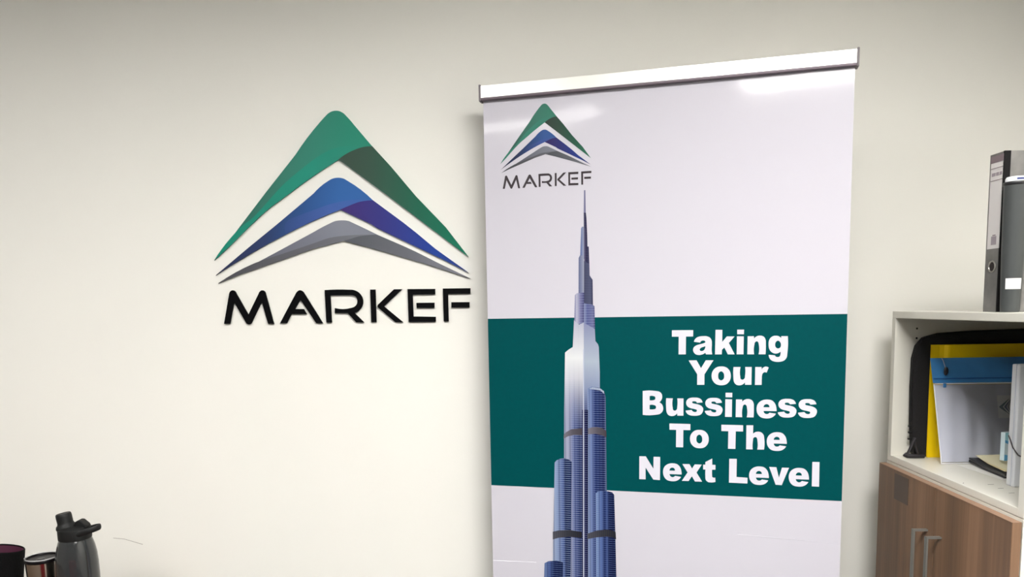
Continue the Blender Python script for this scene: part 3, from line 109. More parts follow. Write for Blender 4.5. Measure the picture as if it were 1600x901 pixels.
def fill(bm, loops, to3d, depth=None, back3d=None, uv=None, mi=0):
    """Fill a polygon with holes (first loop outer); with back3d also side walls and a back face."""
    loops = [[Vector((p[0], p[1], 0)) for p in l] for l in loops]
    flat = [p for l in loops for p in l]
    fv = [bm.verts.new(to3d(p.x, p.y)) for p in flat]
    tris = tessellate_polygon(loops)
    lay = bm.loops.layers.uv.verify() if uv else None
    for t in tris:
        try: f = bm.faces.new([fv[i] for i in t])
        except ValueError: continue
        f.material_index = mi
        if uv:
            for lp in f.loops: lp[lay].uv = uv(flat[fv.index(lp.vert)])
    if back3d:
        bv = [bm.verts.new(back3d(p.x, p.y)) for p in flat]
        for t in tris:
            try: bm.faces.new([bv[i] for i in reversed(t)])
            except ValueError: pass
        k = 0
        for l in loops:
            n = len(l)
            for i in range(n):
                a, b_ = k+i, k+(i+1) % n
                bm.faces.new([fv[a], fv[b_], bv[b_], bv[a]])
            k += n
def lathe(bm, prof, cx=0, cy=0, n=40, cap_bottom=True, cap_top=True, mtx=None):
    rings = []
    for r, z in prof:
        rings.append([bm.verts.new((cx+r*math.cos(2*math.pi*i/n), cy+r*math.sin(2*math.pi*i/n), z)) for i in range(n)])
    for a, b in zip(rings, rings[1:]):
        for i in range(n): bm.faces.new([a[i], a[(i+1) % n], b[(i+1) % n], b[i]])
    if cap_bottom: bm.faces.new(list(reversed(rings[0])))
    if cap_top: bm.faces.new(rings[-1])
    if mtx is not None: bmesh.ops.transform(bm, matrix=mtx, verts=[v for rg in rings for v in rg])
def tube(bm, pts, r, n=10, closed=False, rx=None):
    """Tube along points; rx = a second radius (vertical flattening)."""
    pts = [Vector(p) for p in pts]; N = len(pts); rings = []
    for i, p in enumerate(pts):
        a = pts[i-1] if (i > 0 or closed) else p; b = pts[(i+1) % N] if (i < N-1 or closed) else p
        t = (b-a).normalized(); ref = Vector((0, 0, 1)) if abs(t.z) < .95 else Vector((1, 0, 0))
        s = t.cross(ref).normalized(); u = s.cross(t).normalized()
        rings.append([bm.verts.new(p + s*(r*math.cos(2*math.pi*k/n)) + u*((rx or r)*math.sin(2*math.pi*k/n))) for k in range(n)])
    for i in range(N if closed else N-1):
        a, b = rings[i], rings[(i+1) % N]
        for k in range(n): bm.faces.new([a[k], a[(k+1) % n], b[(k+1) % n], b[k]])
    if not closed: bm.faces.new(list(reversed(rings[0]))); bm.faces.new(rings[-1])
def structure(o): o['kind'] = 'structure'; return o

# ------------------------------------------------------------------ the room
wall_m = mat('wall_paint', (230, 228, 221), .75, noise=.012, nscale=2.2, bump=.05, bscale=260, spec=.25)
X0, X1, Y0, Y1 = -3.2, 1.46, -3.6, WALL_Y
structure(box_obj('wall_back', wall_m, (X0-.1, X1+.1, Y1, Y1+.1, 0, CEILING)))
structure(box_obj('wall_right', wall_m, (X1, X1+.1, Y0, Y1, 0, CEILING)))
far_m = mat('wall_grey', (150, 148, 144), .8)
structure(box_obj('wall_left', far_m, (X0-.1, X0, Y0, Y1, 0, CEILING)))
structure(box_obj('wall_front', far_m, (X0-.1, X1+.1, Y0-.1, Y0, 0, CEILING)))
structure(box_obj('floor', mat('carpet_tile', (82, 82, 84), .95, noise=.15, nscale=300, bump=.3, bscale=400), (X0-.1, X1+.1, Y0-.1, Y1+.1, -.1, 0)))
structure(box_obj('ceiling', mat('ceiling_tile', (225, 223, 217), .9, noise=.02, nscale=60), (X0-.1, X1+.1, Y0-.1, Y1+.1, CEILING, CEILING+.1)))
# faint scratch low on the wall
bm = bmesh.new()
tube(bm, [(-1.077, WALL_Y-.0002, .846), (-1.062, WALL_Y-.0002, .8445), (-1.046, WALL_Y-.0002, .842), (-1.022, WALL_Y-.0002, .834), (-.998, WALL_Y-.0002, .826)], .0008, 6)
scr = finish(bm, 'scuff', mat('scuff_grey', (165, 158, 152), .8), bpy.data.objects['wall_back'])

LAMP_DEPTH = .081                               # the diffuser sits this far up inside its white rim
def ceiling_light(x, y, e, label):
    t = thing('ceiling_light', label, 'light', (x, y, CEILING-LAMP_DEPTH-.012), group='box ceiling lights')
    m, nt, b = new_mat('lamp_diffuser'); b.inputs['Base Color'].default_value = (.9, .9, .9, 1)
    b.inputs['Emission Color'].default_value = (*LIGHT_COLOUR, 1); b.inputs['Emission Strength'].default_value = e
    box_obj('diffuser', m, (-.58, .58, -.28, .28, LAMP_DEPTH, LAMP_DEPTH+.0115), t)
    bm = bmesh.new()
    for d in ((-.6, -.58, -.3, .3), (.58, .6, -.3, .3), (-.58, .58, -.3, -.28), (-.58, .58, .28, .3)): box(bm, *d, 0, LAMP_DEPTH+.0115)
    finish(bm, 'frame', mat('lamp_frame_grey', (120, 120, 120), .5), t)
for (x, y, e), l in zip(LIGHTS, ('rectangular ceiling light ahead of the banner and shelves', 'rectangular ceiling light ahead of the wall sign',
                                 'second rectangular ceiling light behind the one facing the banner', 'second rectangular ceiling light behind the one facing the wall sign')):
    ceiling_light(x, y, e, l)

# ------------------------------------------------------------------ the wall sign
TH = .005
sign = thing('wall_sign', 'large company sign of stacked green, blue and grey peaks over black letters on wall', 'sign', (-.4148, WALL_Y, 1.4256))
f_front = lambda d: (lambda x, z: (x/1000, -d, z/1000))
CHEV = {
 'green': ('teal green peak', [(0, (44, 104, 92)), (.22, (58, 124, 108)), (.42, (54, 142, 122)), (.55, (46, 148, 124))],
           [(0, (64, 82, 72)), (.25, (62, 92, 78)), (.6, (38, 106, 84)), (1, (18, 128, 98))], [(0, (28, 142, 118)), (.6, (36, 152, 130)), (1, (50, 146, 124))]),
 'blue': ('blue peak', [(0, (44, 50, 80)), (.2, (50, 66, 110)), (.36, (48, 88, 150)), (.5, (56, 108, 178))],
          [(0, (72, 52, 122)), (.35, (60, 62, 140)), (.75, (42, 74, 162)), (1, (50, 66, 130))], [(0, (54, 80, 138)), (.5, (74, 104, 178)), (1, (66, 108, 182))]),
 'grey': ('grey peak', [(0, (92, 92, 100)), (.3, (122, 124, 138)), (.5, (142, 145, 158))],
          [(0, (94, 97, 104)), (.5, (112, 114, 122)), (1, (140, 140, 152))], [(0, (82, 82, 88)), (.5, (104, 105, 111)), (1, (130, 132, 142))])}
for k, (lab, s0, s1, s2) in CHEV.items():
    bm = bmesh.new(); fill(bm, [LOGO[k]], f_front(TH+.001), back3d=f_front(.0005))
    c = finish(bm, 'chevron', ramp_mat('acrylic_'+k, s0), sign, label=lab)
    bm = bmesh.new(); fill(bm, [LOGO[k+'_dark']], f_front(TH+.0016), back3d=f_front(TH+.001))
    finish(bm, 'dark_facet', ramp_mat('acrylic_dark_'+k, s1), c, label='darker right side')
    bm = bmesh.new(); fill(bm, [LOGO[k+'_band']], f_front(TH+.0013), back3d=f_front(TH+.001))
    finish(bm, 'lower_band', ramp_mat('acrylic_band_'+k, s2), c)
for ch, loops in LETTERS.items():
    bm = bmesh.new()
    for l in loops: fill(bm, [l], f_front(TH+.001), back3d=f_front(.0005))
    finish(bm, 'letter', mat('black_acrylic', (6, 6, 8), .55, spec=.06), sign)

# ------------------------------------------------------------------ the roll-up banner  (local x along the sheet, -y towards the camera)
BW = .85; B_RZ = -.2816; B_LOC = (-.0302, 1.9234, 0)
ban = thing('roll_up_banner', 'tall white and green roll-up banner standing in front of the wall', 'banner', B_LOC, B_RZ)
m, nt, b = new_mat('banner_vinyl')
tc = nt.nodes.new('ShaderNodeTexCoord'); n = nt.nodes.new('ShaderNodeTexNoise'); n.inputs['Scale'].default_value = 5; n.inputs['Detail'].default_value = 2
bp = nt.nodes.new('ShaderNodeBump'); bp.inputs['Strength'].default_value = .3; bp.inputs['Distance'].default_value = .003
nt.links.new(tc.outputs['Object'], n.inputs['Vector']); nt.links.new(n.outputs['Fac'], bp.inputs['Height']); nt.links.new(bp.outputs['Normal'], b.inputs['Normal'])
b.inputs['Base Color'].default_value = (*lin((199, 196, 205)), 1); b.inputs['Roughness'].default_value = .06; b.inputs['Specular IOR Level'].default_value = .55
vinyl = m
bm = bmesh.new(); nx, nz = 34, 76
g = [[bm.verts.new((BW*i/nx, 0, .06+(1.968-.06)*j/nz)) for i in range(nx+1)] for j in range(nz+1)]
for j in range(nz):
    for i in range(nx): bm.faces.new([g[j][i], g[j][i+1], g[j+1][i+1], g[j+1][i]])
r = bmesh.ops.extrude_face_region(bm, geom=bm.faces[:])
bmesh.ops.translate(bm, vec=(0, .0006, 0), verts=[v for v in r['geom'] if isinstance(v, bmesh.types.BMVert)])
sheet = finish(bm, 'graphic_sheet', vinyl, ban, smooth=True)
pr = lambda d: (lambda x, z: (x/1000, -d, z/1000))
bm = bmesh.new(); fill(bm, [[(.4, 997.4), (849.6, 998.4), (849.6, 1430.8), (.4, 1430.8)]], pr(.0003))
green_m = mat('print_green', (0, 70, 73), .35, spec=.1, noise=.03, nscale=90)
finish(bm, 'green_band', green_m, sheet)
bm = bmesh.new()
for ch, x, z in SLOGAN: fill(bm, [[(px+x, pz+z) for px, pz in l] for l in GLYPHS[ch]], pr(.0005))
finish(bm, 'slogan', mat('print_white', (210, 208, 218), .25, spec=.35), sheet, label='white slogan lettering')
# the small printed copy of the sign
LS, LZ, LX0, LZ0 = .337, .3585, 155.1, 1751.5
INK = .70                                        # print inks are this much darker than the colour they show under these lamps
def inked(c):
    v = [x**1.25*INK for x in lin(c)]; y = .2126*v[0]+.7152*v[1]+.0722*v[2]
    return tuple(x*.80+y*.2 for x in v)
pale = lambda st: [(p, tuple(255*(1.055*v**(1/2.4)-.055) if v > .0031308 else 255*12.92*v for v in inked([min(255, q+14) for q in c]))) for p, c in st]
bm = bmesh.new(); ms = []; i = 0
for k, (lab, s0, s1, s2) in CHEV.items():
    for part, st, d in ((k, s0, .0003), (k+'_dark', s1, .0005), (k+'_band', s2, .0005)):
        pts = LOGO[part]; xa = min(p[0] for p in pts); xb = max(p[0] for p in pts)
        fill(bm, [[(p[0]*LS+LX0, p[1]*LZ+LZ0) for p in pts]], pr(d), uv=(lambda p, xa=xa, xb=xb: ((((p.x-LX0)/LS)-xa)/(xb-xa), 0)), mi=i)
        ms.append(ramp_mat('print_'+part, pale(st), source='UV', mul=.93)); i += 1
ms.append(mat('print_black', (54, 46, 50), .3, spec=.3))
for ch, loops in LETTERS.items():
    for l in loops: fill(bm, [[(p[0]*LS+LX0, p[1]*LZ+LZ0) for p in l]], pr(.0004), mi=i)
finish(bm, 'logo_print', ms, sheet, label='small printed logo of peaks over dark letters')

def glass_print(name, stops, line=(176, 192, 226), amount=.45, period=.0056, vr=None, cols=0):
    """Printed skyscraper facade: colours across (UV.x), floor lines up (UV.y in metres), optional vertical ramp."""
    m, nt, b = new_mat(name); N = nt.nodes.new; L = nt.links.new
    uvn = N('ShaderNodeTexCoord'); s = N('ShaderNodeSeparateXYZ'); L(uvn.outputs['UV'], s.inputs[0])
    r = N('ShaderNodeValToRGB'); el = r.color_ramp.elements
    while len(el) < len(stops): el.new(.5)
    for e, (p, c) in zip(el, stops): e.position = p; e.color = (*inked(c), 1)
    L(s.outputs[0], r.inputs[0]); col = r.outputs[0]
    if vr:
        mr = N('ShaderNodeMapRange'); mr.inputs[1].default_value = vr[0]; mr.inputs[2].default_value = vr[1]; L(s.outputs[1], mr.inputs[0])
        r2 = N('ShaderNodeValToRGB'); el = r2.color_ramp.elements
        while len(el) < len(vr[2]): el.new(.5)
        for e, (p, c, a) in zip(el, vr[2]): e.position = p; e.color = (*inked(c), a)
        L(mr.outputs[0], r2.inputs[0])
        mx = N('ShaderNodeMix'); mx.data_type = 'RGBA'; L(r2.outputs[1], mx.inputs[0]); L(col, mx.inputs[6]); L(r2.outputs[0], mx.inputs[7]); col = mx.outputs[2]
    def fract_mask(sock, scale, lo):
        a = N('ShaderNodeMath'); a.operation = 'MULTIPLY'; a.inputs[1].default_value = scale; L(sock, a.inputs[0])
        f = N('ShaderNodeMath'); f.operation = 'FRACT'; L(a.outputs[0], f.inputs[0])
        g_ = N('ShaderNodeMath'); g_.operation = 'GREATER_THAN'; g_.inputs[1].default_value = lo; L(f.outputs[0], g_.inputs[0]); return g_.outputs[0]
    if amount:
        k = N('ShaderNodeMath'); k.operation = 'MULTIPLY'; k.inputs[1].default_value = amount; L(fract_mask(s.outputs[1], 1/period, .68), k.inputs[0])
        f = k.outputs[0]
        if vr:
            inv = N('ShaderNodeMath'); inv.operation = 'SUBTRACT'; inv.inputs[0].default_value = 1; L(r2.outputs[1], inv.inputs[1])
            k2 = N('ShaderNodeMath'); k2.operation = 'MULTIPLY'; L(k.outputs[0], k2.inputs[0]); L(inv.outputs[0], k2.inputs[1]); f = k2.outputs[0]
        mx = N('ShaderNodeMix'); mx.data_type = 'RGBA'; L(f, mx.inputs[0]); L(col, mx.inputs[6]); mx.inputs[7].default_value = (*inked(line), 1); col = mx.outputs[2]
    if cols:
        k = N('ShaderNodeMath'); k.operation = 'MULTIPLY'; k.inputs[1].default_value = .35; L(fract_mask(s.outputs[0], cols, .72), k.inputs[0])
        if vr:
            k3 = N('ShaderNodeMath'); k3.operation = 'MULTIPLY'; L(k.outputs[0], k3.inputs[0]); L(inv.outputs[0], k3.inputs[1]); k = k3
        mx = N('ShaderNodeMix'); mx.data_type = 'RGBA'; L(k.outputs[0], mx.inputs[0]); L(col, mx.inputs[6]); mx.inputs[7].default_value = (*inked((36, 46, 100)), 1); col = mx.outputs[2]
    L(col, b.inputs['Base Color']); b.inputs['Roughness'].default_value = .25; b.inputs['Specular IOR Level'].default_value = .3
    return m
# heights on the sheet: the glow sits between about 1.20 and 1.42 m
GLOW = (1.02, 1.44, [(0, (70, 86, 145), 0.0), (.32, (150, 160, 205), .15), (.62, (238, 238, 246), .85), (.74, (246, 248, 250), 1.0), (1, (205, 206, 230), .85)])
GLOWR = (1.02, 1.44, [(0, (70, 86, 145), 0.0), (.35, (96, 112, 170), .2), (.56, (176, 190, 222), .8), (.72, (200, 212, 228), .95), (1, (160, 164, 208), .9)])
TM = {
 'spire': glass_print('print_spire', [(0, (172, 172, 205)), (1, (120, 120, 165))], amount=0),
 'dark': glass_print('print_dark_shaft', [(0, (120, 112, 150)), (.4, (66, 60, 100)), (1, (84, 80, 120))], amount=.1, period=.004),
 'mid': glass_print('print_mid_shaft', [(0, (92, 112, 172)), (.5, (150, 165, 208)), (.8, (176, 180, 204)), (1, (120, 120, 160))], amount=.2, period=.004),
 'pale': glass_print('print_pale_shaft', [(0, (118, 124, 165)), (.5, (150, 158, 190)), (1, (184, 186, 206))], amount=.2, period=.004),
 'slate': glass_print('print_slate_shaft', [(0, (88, 92, 124)), (.7, (104, 108, 142)), (1, (70, 72, 108))], amount=.12, period=.004),
 'upL': glass_print('print_upper_left', [(0, (128, 128, 180)), (.25, (208, 206, 228)), (.6, (150, 150, 196)), (1, (92, 92, 148))], amount=.3, period=.0062),
 'upR': glass_print('print_upper_right', [(0, (160, 170, 210)), (.3, (112, 120, 178)), (.8, (132, 136, 184)), (1, (96, 98, 150))], amount=.3, period=.0062),
 'glowL': glass_print('print_glow_left', [(0, (176, 184, 212)), (.25, (196, 198, 222)), (.55, (110, 128, 186)), (.7, (60, 80, 142)), (1, (52, 62, 118))], amount=.5, vr=GLOW, cols=5),
 'glowR': glass_print('print_glow_right', [(0, (70, 80, 140)), (.4, (60, 70, 132)), (1, (84, 100, 158))], amount=.4, vr=GLOWR),
 'wing': glass_print('print_wing', [(0, (168, 186, 222)), (.28, (122, 144, 198)), (.42, (52, 72, 136)), (.88, (40, 50, 106)), (1, (128, 152, 184))], line=(136, 160, 212), amount=.55, cols=6),
 'crown': glass_print('print_crown', [(0, (186, 200, 226)), (1, (200, 210, 230))], amount=0, cols=9),
 'gap': glass_print('print_gap', [(0, (34, 38, 78)), (.4, (74, 78, 128)), (.75, (40, 40, 92)), (1, (30, 34, 74))], line=(150, 160, 206), amount=.35),
 'seam': glass_print('print_seam', [(0, (205, 214, 238)), (1, (220, 226, 244))], amount=0),
 'bandhi': glass_print('print_band_upper', [(0, (150, 146, 158)), (.5, (118, 112, 124)), (1, (100, 92, 102))], amount=0),
 'bandlo': glass_print('print_band_lower', [(0, (112, 112, 122)), (.5, (84, 84, 92)), (1, (62, 62, 68))], amount=0, cols=14),
 'towL': glass_print('print_tower_left', [(0, (206, 216, 236)), (.35, (160, 180, 220)), (.62, (96, 120, 182)), (.75, (30, 44, 100)), (1, (36, 54, 112))], line=(168, 190, 228), amount=.6, cols=4),
 'towR': glass_print('print_tower_right', [(0, (158, 182, 224)), (.24, (112, 142, 202)), (.42, (40, 58, 120)), (.52, (84, 112, 172)), (.62, (28, 40, 94)), (1, (22, 30, 78))], line=(110, 136, 196), amount=.5, cols=5),
 'towLL': glass_print('print_tower_low', [(0, (150, 174, 214)), (.4, (84, 112, 174)), (.6, (34, 48, 104)), (1, (24, 36, 86))], line=(120, 148, 204), amount=.5, cols=6)}
keys = list(TM); bm = bmesh.new()
for i, (k, pts) in enumerate(TOWER):
    xa = min(p[0] for p in pts); xb = max(p[0] for p in pts)
    fill(bm, [pts], pr(.0006+i*.00006), uv=(lambda p, xa=xa, xb=xb: ((p.x-xa)/(xb-xa), p.y/1000)), mi=keys.index(k))
finish(bm, 'tower_print', [TM[k] for k in keys], sheet, label='printed photograph of a stepped blue glass skyscraper')

for pts in ([(.62, -.0002, .904), (.70, -.0002, .902), (.78, -.0002, .899), (.849, -.0002, .8965)], [(.0005, -.0002, .794), (.05, -.0002, .7955), (.118, -.0002, .7975)]):
    bm = bmesh.new(); tube(bm, pts, .0005, 6); finish(bm, 'crease', vinyl, sheet)
alu = mat('brushed_aluminium', (228, 226, 220), .32, metal=.75)
bm = bmesh.new()
fill(bm, [[(-11, 1973), (-11, 2001), (-6, 2003), (5, 2003), (9, 1998), (9, 1973)]], lambda y, z: (-.003, y/1000, z/1000), back3d=lambda y, z: (BW+.002, y/1000, z/1000))
rail = finish(bm, 'top_rail', alu, ban)
bm = bmesh.new(); box(bm, -.003, BW+.002, -.0125, .009, 1.9665, 1.973, .0015)
finish(bm, 'rail_lip', mat('rail_lip_grey', (104, 92, 100), .5, metal=.2), rail, label='dark lower lip')
for x in (-.0075, BW+.0015):
    bm = bmesh.new(); box(bm, x, x+.005, -.0135, .0105, 1.964, 2.0045, .0015)
    finish(bm, 'end_cap', mat('end_cap_grey', (112, 104, 108), .5), rail)
bm = bmesh.new(); tube(bm, [(BW/2, .022, .09), (BW/2, .022, 1.96), (BW/2, .008, 1.985)], .008, 12); finish(bm, 'pole', alu, ban, smooth=True)
bm = bmesh.new(); box(bm, -.015, BW+.015, -.05, .07, .018, .085, .012, 3); base = finish(bm, 'base', alu, ban)
for x in (.1, BW-.1):
    bm = bmesh.new(); box(bm, x-.02, x+.02, -.17, .075, 0, .0178, .004); finish(bm, 'foot', mat('end_cap_grey', (112, 104, 108), .5), base)

# ------------------------------------------------------------------ the cabinet  (local x = into the shelf, -y = towards the camera, far front corner at the origin)
C_RZ = -.0475; C_LOC = (1.0122, 1.9213, 0); CW = .5535; CD = .40
ZJ, ZTOP, PT = 1.0432, 1.4318, .018
lam = mat('white_laminate', (226, 223, 212), .38, noise=.01, nscale=8)
Cm = Matrix.Translation(C_LOC) @ Matrix.Rotation(C_RZ, 4, 'Z')
def cloc(t, s, z): return tuple(Cm @ Vector((t, -s, z)))
def cthing(name, label, cat, t, s, z, group=None, rz=0): return thing(name, label, cat, cloc(t, s, z), C_RZ+rz, group)

low = cthing('cupboard', 'low cupboard with two wood-patterned doors under the open shelf', 'cupboard', 0, 0, 0)
box_obj('side_panel', lam, (0, CD, -PT, 0, 0, ZJ-.018), low)
box_obj('side_panel', lam, (0, CD, -CW, -CW+PT, 0, ZJ-.018), low)
box_obj('top_panel', lam, (0, CD, -CW, 0, ZJ-.018, ZJ-.0015), low)
box_obj('bottom_panel', lam, (0, CD, -CW+PT, -PT, .04, .058), low)
box_obj('back_panel', lam, (CD-.006, CD, -CW+PT, -PT, .058, ZJ-.018), low)
# doors: vertical wood grain laminate
def wood(name, tint):
    m, nt, b = new_mat(name); N = nt.nodes.new; L = nt.links.new
    tc = N('ShaderNodeTexCoord'); mp = N('ShaderNodeMapping'); mp.inputs['Scale'].default_value = (16, 16, .5); L(tc.outputs['Object'], mp.inputs[0])
    n1 = N('ShaderNodeTexNoise'); n1.inputs['Scale'].default_value = 1.0; n1.inputs['Detail'].default_value = 2; L(mp.outputs[0], n1.inputs['Vector'])
    mp2 = N('ShaderNodeMapping'); mp2.inputs['Scale'].default_value = (160, 160, 4); L(tc.outputs['Object'], mp2.inputs[0])
    n2 = N('ShaderNodeTexNoise'); n2.inputs['Scale'].default_value = 1.0; n2.inputs['Detail'].default_value = 4; L(mp2.outputs[0], n2.inputs['Vector'])
    ad = N('ShaderNodeMath'); ad.operation = 'MULTIPLY_ADD'; ad.inputs[1].default_value = .3; L(n2.outputs[0], ad.inputs[0]); L(n1.outputs[0], ad.inputs[2])
    r = N('ShaderNodeValToRGB'); e = r.color_ramp.elements
    e[0].position = .42; e[0].color = (*lin(tint[0]), 1); e[1].position = .9; e[1].color = (*lin(tint[1]), 1)
    x = e.new(.62); x.color = (*lin(tint[2]), 1)
    L(ad.outputs[0], r.inputs[0]); L(r.outputs[0], b.inputs['Base Color']); b.inputs['Roughness'].default_value = .42; b.inputs['Specular IOR Level'].default_value = .35
    return m
wd = wood('walnut_laminate', ((104, 81, 64), (156, 120, 92), (124, 95, 73)))
edge = mat('walnut_edge_band', (146, 114, 92), .45, noise=.05, nscale=40)
handle_m = mat('satin_steel', (176, 180, 176), .35, metal=.8)
for s0, s1, hs, lab in ((.0005, .2785, .2495, None), (.2805, .5535, .308, None)):
    bm = bmesh.new(); box(bm, -.020, -.002, -s1, -s0, .05, 1.0357, .0008, 1); d = finish(bm, 'door', wd, low)
    bm = bmesh.new(); box(bm, -.0203, -.002, -s1, -s0, 1.0357, 1.0362); finish(bm, 'edge_band', edge, d)
    bm = bmesh.new(); hx = -.020; zt, zb = .9318, .79
    box(bm, hx-.033, hx, -hs-.005, -hs+.005, zt-.004, zt); box(bm, hx-.033, hx, -hs-.005, -hs+.005, zb, zb+.004)
    box(bm, hx-.033, hx-.029, -hs-.005, -hs+.005, zb+.004, zt-.004)
    finish(bm, 'handle', handle_m, d, label='bow handle of satin metal')
    if s0 < .1:
        bm = bmesh.new(); box(bm, -.0204, -.0200, -.157, -.087, .962, 1.028); finish(bm, 'tape_patch', mat('brown_tape', (84, 67, 56), .4), d, label='darker rectangular patch')
    for zz in (.15, .93):
        bm = bmesh.new(); ss = (s0+.03) if s0 < .1 else (s1-.03); box(bm, -.002, .0, -ss-.02, -ss+.02, zz-.02, zz+.02); finish(bm, 'hinge', handle_m, d)

upu = cthing('open_shelf_unit', 'white open shelf unit stacked on the cupboard with the wood-patterned doors', 'shelf unit', 0, 0, ZJ)
HZ = ZTOP-ZJ
p = []
sp = box_obj('side_panel', lam, (0, CD, -PT, 0, 0, HZ-PT), upu, bevel=.0008)
box_obj('side_panel', lam, (0, CD, -CW, -CW+PT, 0, HZ-PT), upu, bevel=.0008)
box_obj('top_panel', lam, (0, CD, -CW, 0, HZ-PT, HZ), upu, bevel=.0015)
bp_ = box_obj('bottom_panel', lam, (0.0002, CD, -CW+PT, -PT, 0, .0158), upu, bevel=.0008)
box_obj('back_panel', lam, (CD-.006, CD, -CW+PT, -PT, .0158, HZ-PT), upu)
hole_m = mat('peg_hole_black', (18, 16, 16), .8)
for zz in (1.3867, 1.3622):
    bm = bmesh.new(); lathe(bm, [(.0026, 0), (.0026, .0006)], n=14, mtx=Matrix.Translation((.0545, -PT+.0002, zz-ZJ)) @ Matrix.Rotation(math.pi/2, 4, 'X')); finish(bm, 'peg_hole', hole_m, sp)
for t_, s_, l_, a_ in ((.012, .33, .006, .9), (.06, .42, .012, .1), (.062, .38, .012, .1), (.062, .345, .014, .15)):
    bm = bmesh.new(); dx, dy = math.cos(a_)*l_/2, math.sin(a_)*l_/2
    tube(bm, [(t_-dx, -s_-dy, .0159), (t_+dx, -s_+dy, .0159)], .0008, 6, rx=.0003); finish(bm, 'scuff', mat('scuff_dark', (120, 110, 106), .8), bp_)

# ------------------------------------------------------------------ inside the open shelf
ZS = ZJ+.0159
# black zipped laptop case at the very back
bag = cthing('laptop_case', 'black zipped fabric laptop case behind the yellow folder', 'bag', .05, .035, ZS)
fab = mat('black_fabric', (22, 20, 22), .85, noise=.2, nscale=300, bump=.4, bscale=500)
def bag_outline(x0, x1, z0, z1, rr, n=7):
    pts = []
    for cx, cz, a0 in ((x1-rr, z0+.012, -90), (x1-rr, z1-rr, 0), (x0+rr, z1-rr, 90), (x0+.008, z0+.008, 180)):
        q = rr if cz > .1 else .01
        for k in range(n+1):
            a = math.radians(a0+90*k/n); pts.append(((cx+q*math.cos(a))*1000, (cz+q*math.sin(a))*1000))
    return pts
ol = [(-10, 90), (-12, 180), (-11, 252), (-4, 284), (13, 305), (47, 314), (130, 319), (256, 321.5), (318, 321), (334, 300), (338, 200), (338, 10), (330, 0.5), (2, 0.5), (-4, 10)]
bm = bmesh.new(); fill(bm, [ol], lambda x, z: (x/1000, -.011, z/1000), back3d=lambda x, z: (x/1000, .012, z/1000))
bd = finish(bm, 'body', fab, bag)
mod = bd.modifiers.new('bevel', 'BEVEL'); mod.width = .005; mod.segments = 2; mod.limit_method = 'ANGLE'; mod.angle_limit = math.radians(50)
bm = bmesh.new(); tube(bm, [(x/1000-.001*(1 if x < 100 else -1), -.0005, z/1000) for x, z in ol[:11]], .0022, 8); finish(bm, 'zip_edge', mat('zip_black', (12, 12, 13), .5), bd)
bm = bmesh.new()
for zz in (.078, .062, .045): box(bm, -.0155, -.008, -.003, .003, zz-.002, zz+.002)
finish(bm, 'zip_stud', mat('zip_black', (12, 12, 13), .5), bd)
bm = bmesh.new()
tube(bm, [(.012, -.028, .006), (-.01, -.028, .006), (-.029, -.026, .0065), (-.033, -.024, .0075), (-.028, -.022, .0095)], .0055, 10)
tube(bm, [(-.027, -.024, .0115), (-.02, -.022, .024), (-.013, -.019, .040), (-.005, -.014, .05)], .004, 10, rx=.0025)
tube(bm, [(-.002, -.0245, .0118), (-.006, -.021, .03), (-.008, -.017, .044)], .004, 8, rx=.0025)
finish(bm, 'carry_strap', mat('strap_black', (30, 26, 32), .6), bag, smooth=True)

yel = cthing('document_folder', 'bright yellow folder standing between the black case and the clear pouch', 'folder', .074, .053, ZS)
ym = mat('yellow_card', (246, 208, 0), .5, spec=.4)
box_obj('back_cover', ym, (0, .313, .0015, .0023, .0005, .2875), yel)
bm = bmesh.new()
prof = [(0, -.002), (.020, -.0022), (.030, -.0045), (.036, -.012), (.040, -.013), (.313, -.0035)]
vv = [[bm.verts.new((x, y-(.0004 if k == 0 else 0), z)) for x, y in prof] for k, z in enumerate((.0005, .14, .2865))]
for a, b2 in zip(vv, vv[1:]):
    for i in range(len(prof)-1): bm.faces.new([a[i], a[i+1], b2[i+1], b2[i]])
r = bmesh.ops.extrude_face_region(bm, geom=bm.faces[:]); bmesh.ops.translate(bm, vec=(0, .0009, 0), verts=[v for v in r['geom'] if isinstance(v, bmesh.types.BMVert)])
finish(bm, 'front_cover', ym, yel)

# clear zip pouch leaning on the yellow folder; its own local plane leans back
pch = cthing('zip_pouch', 'clear plastic document pouch with blue zip band and papers inside', 'pouch', .067, .132, ZS)
PH = .258; S_TOP = .062            # leans from s=.132 at the bottom to s=.062+ at the top
lean = lambda z: (z/PH)*(.132-.074)
def xl(z): return -.0055*(z/PH) + (.010 if z < .195 else 0)*0
paper_m = mat('insert_paper', (208, 209, 219), .6, noise=.05, nscale=14)
def pouch_grid(dy, x0f, x1, z0, z1, nxx=24, nzz=14, wav=0.0, thick=.0005):
    bm = bmesh.new(); rows = []
    for j in range(nzz+1):
        z = z0+(z1-z0)*j/nzz; row = []
        for i in range(nxx+1):
            x = x0f(z)+(x1-x0f(z))*i/nxx
            w = wav*(math.sin(x*95+z*11)*.5+math.sin(x*41-z*23+1)*.5)*min(1, i/3, (nxx-i)/2)
            row.append(bm.verts.new((x, lean(z)+dy-abs(w), z)))
        rows.append(row)
    for a, b2 in zip(rows, rows[1:]):
        for i in range(nxx): bm.faces.new([a[i], a[i+1], b2[i+1], b2[i]])
    r = bmesh.ops.extrude_face_region(bm, geom=bm.faces[:]); bmesh.ops.translate(bm, vec=(0, thick, 0), verts=[v for v in r['geom'] if isinstance(v, bmesh.types.BMVert)])
    return bm
X1P = .318
ins = finish(pouch_grid(-.0008, lambda z: xl(z)+.004, X1P-.004, .004, .19), 'paper_insert', paper_m, pch)
m, nt, b = new_mat('clear_film'); N = nt.nodes.new; L = nt.links.new
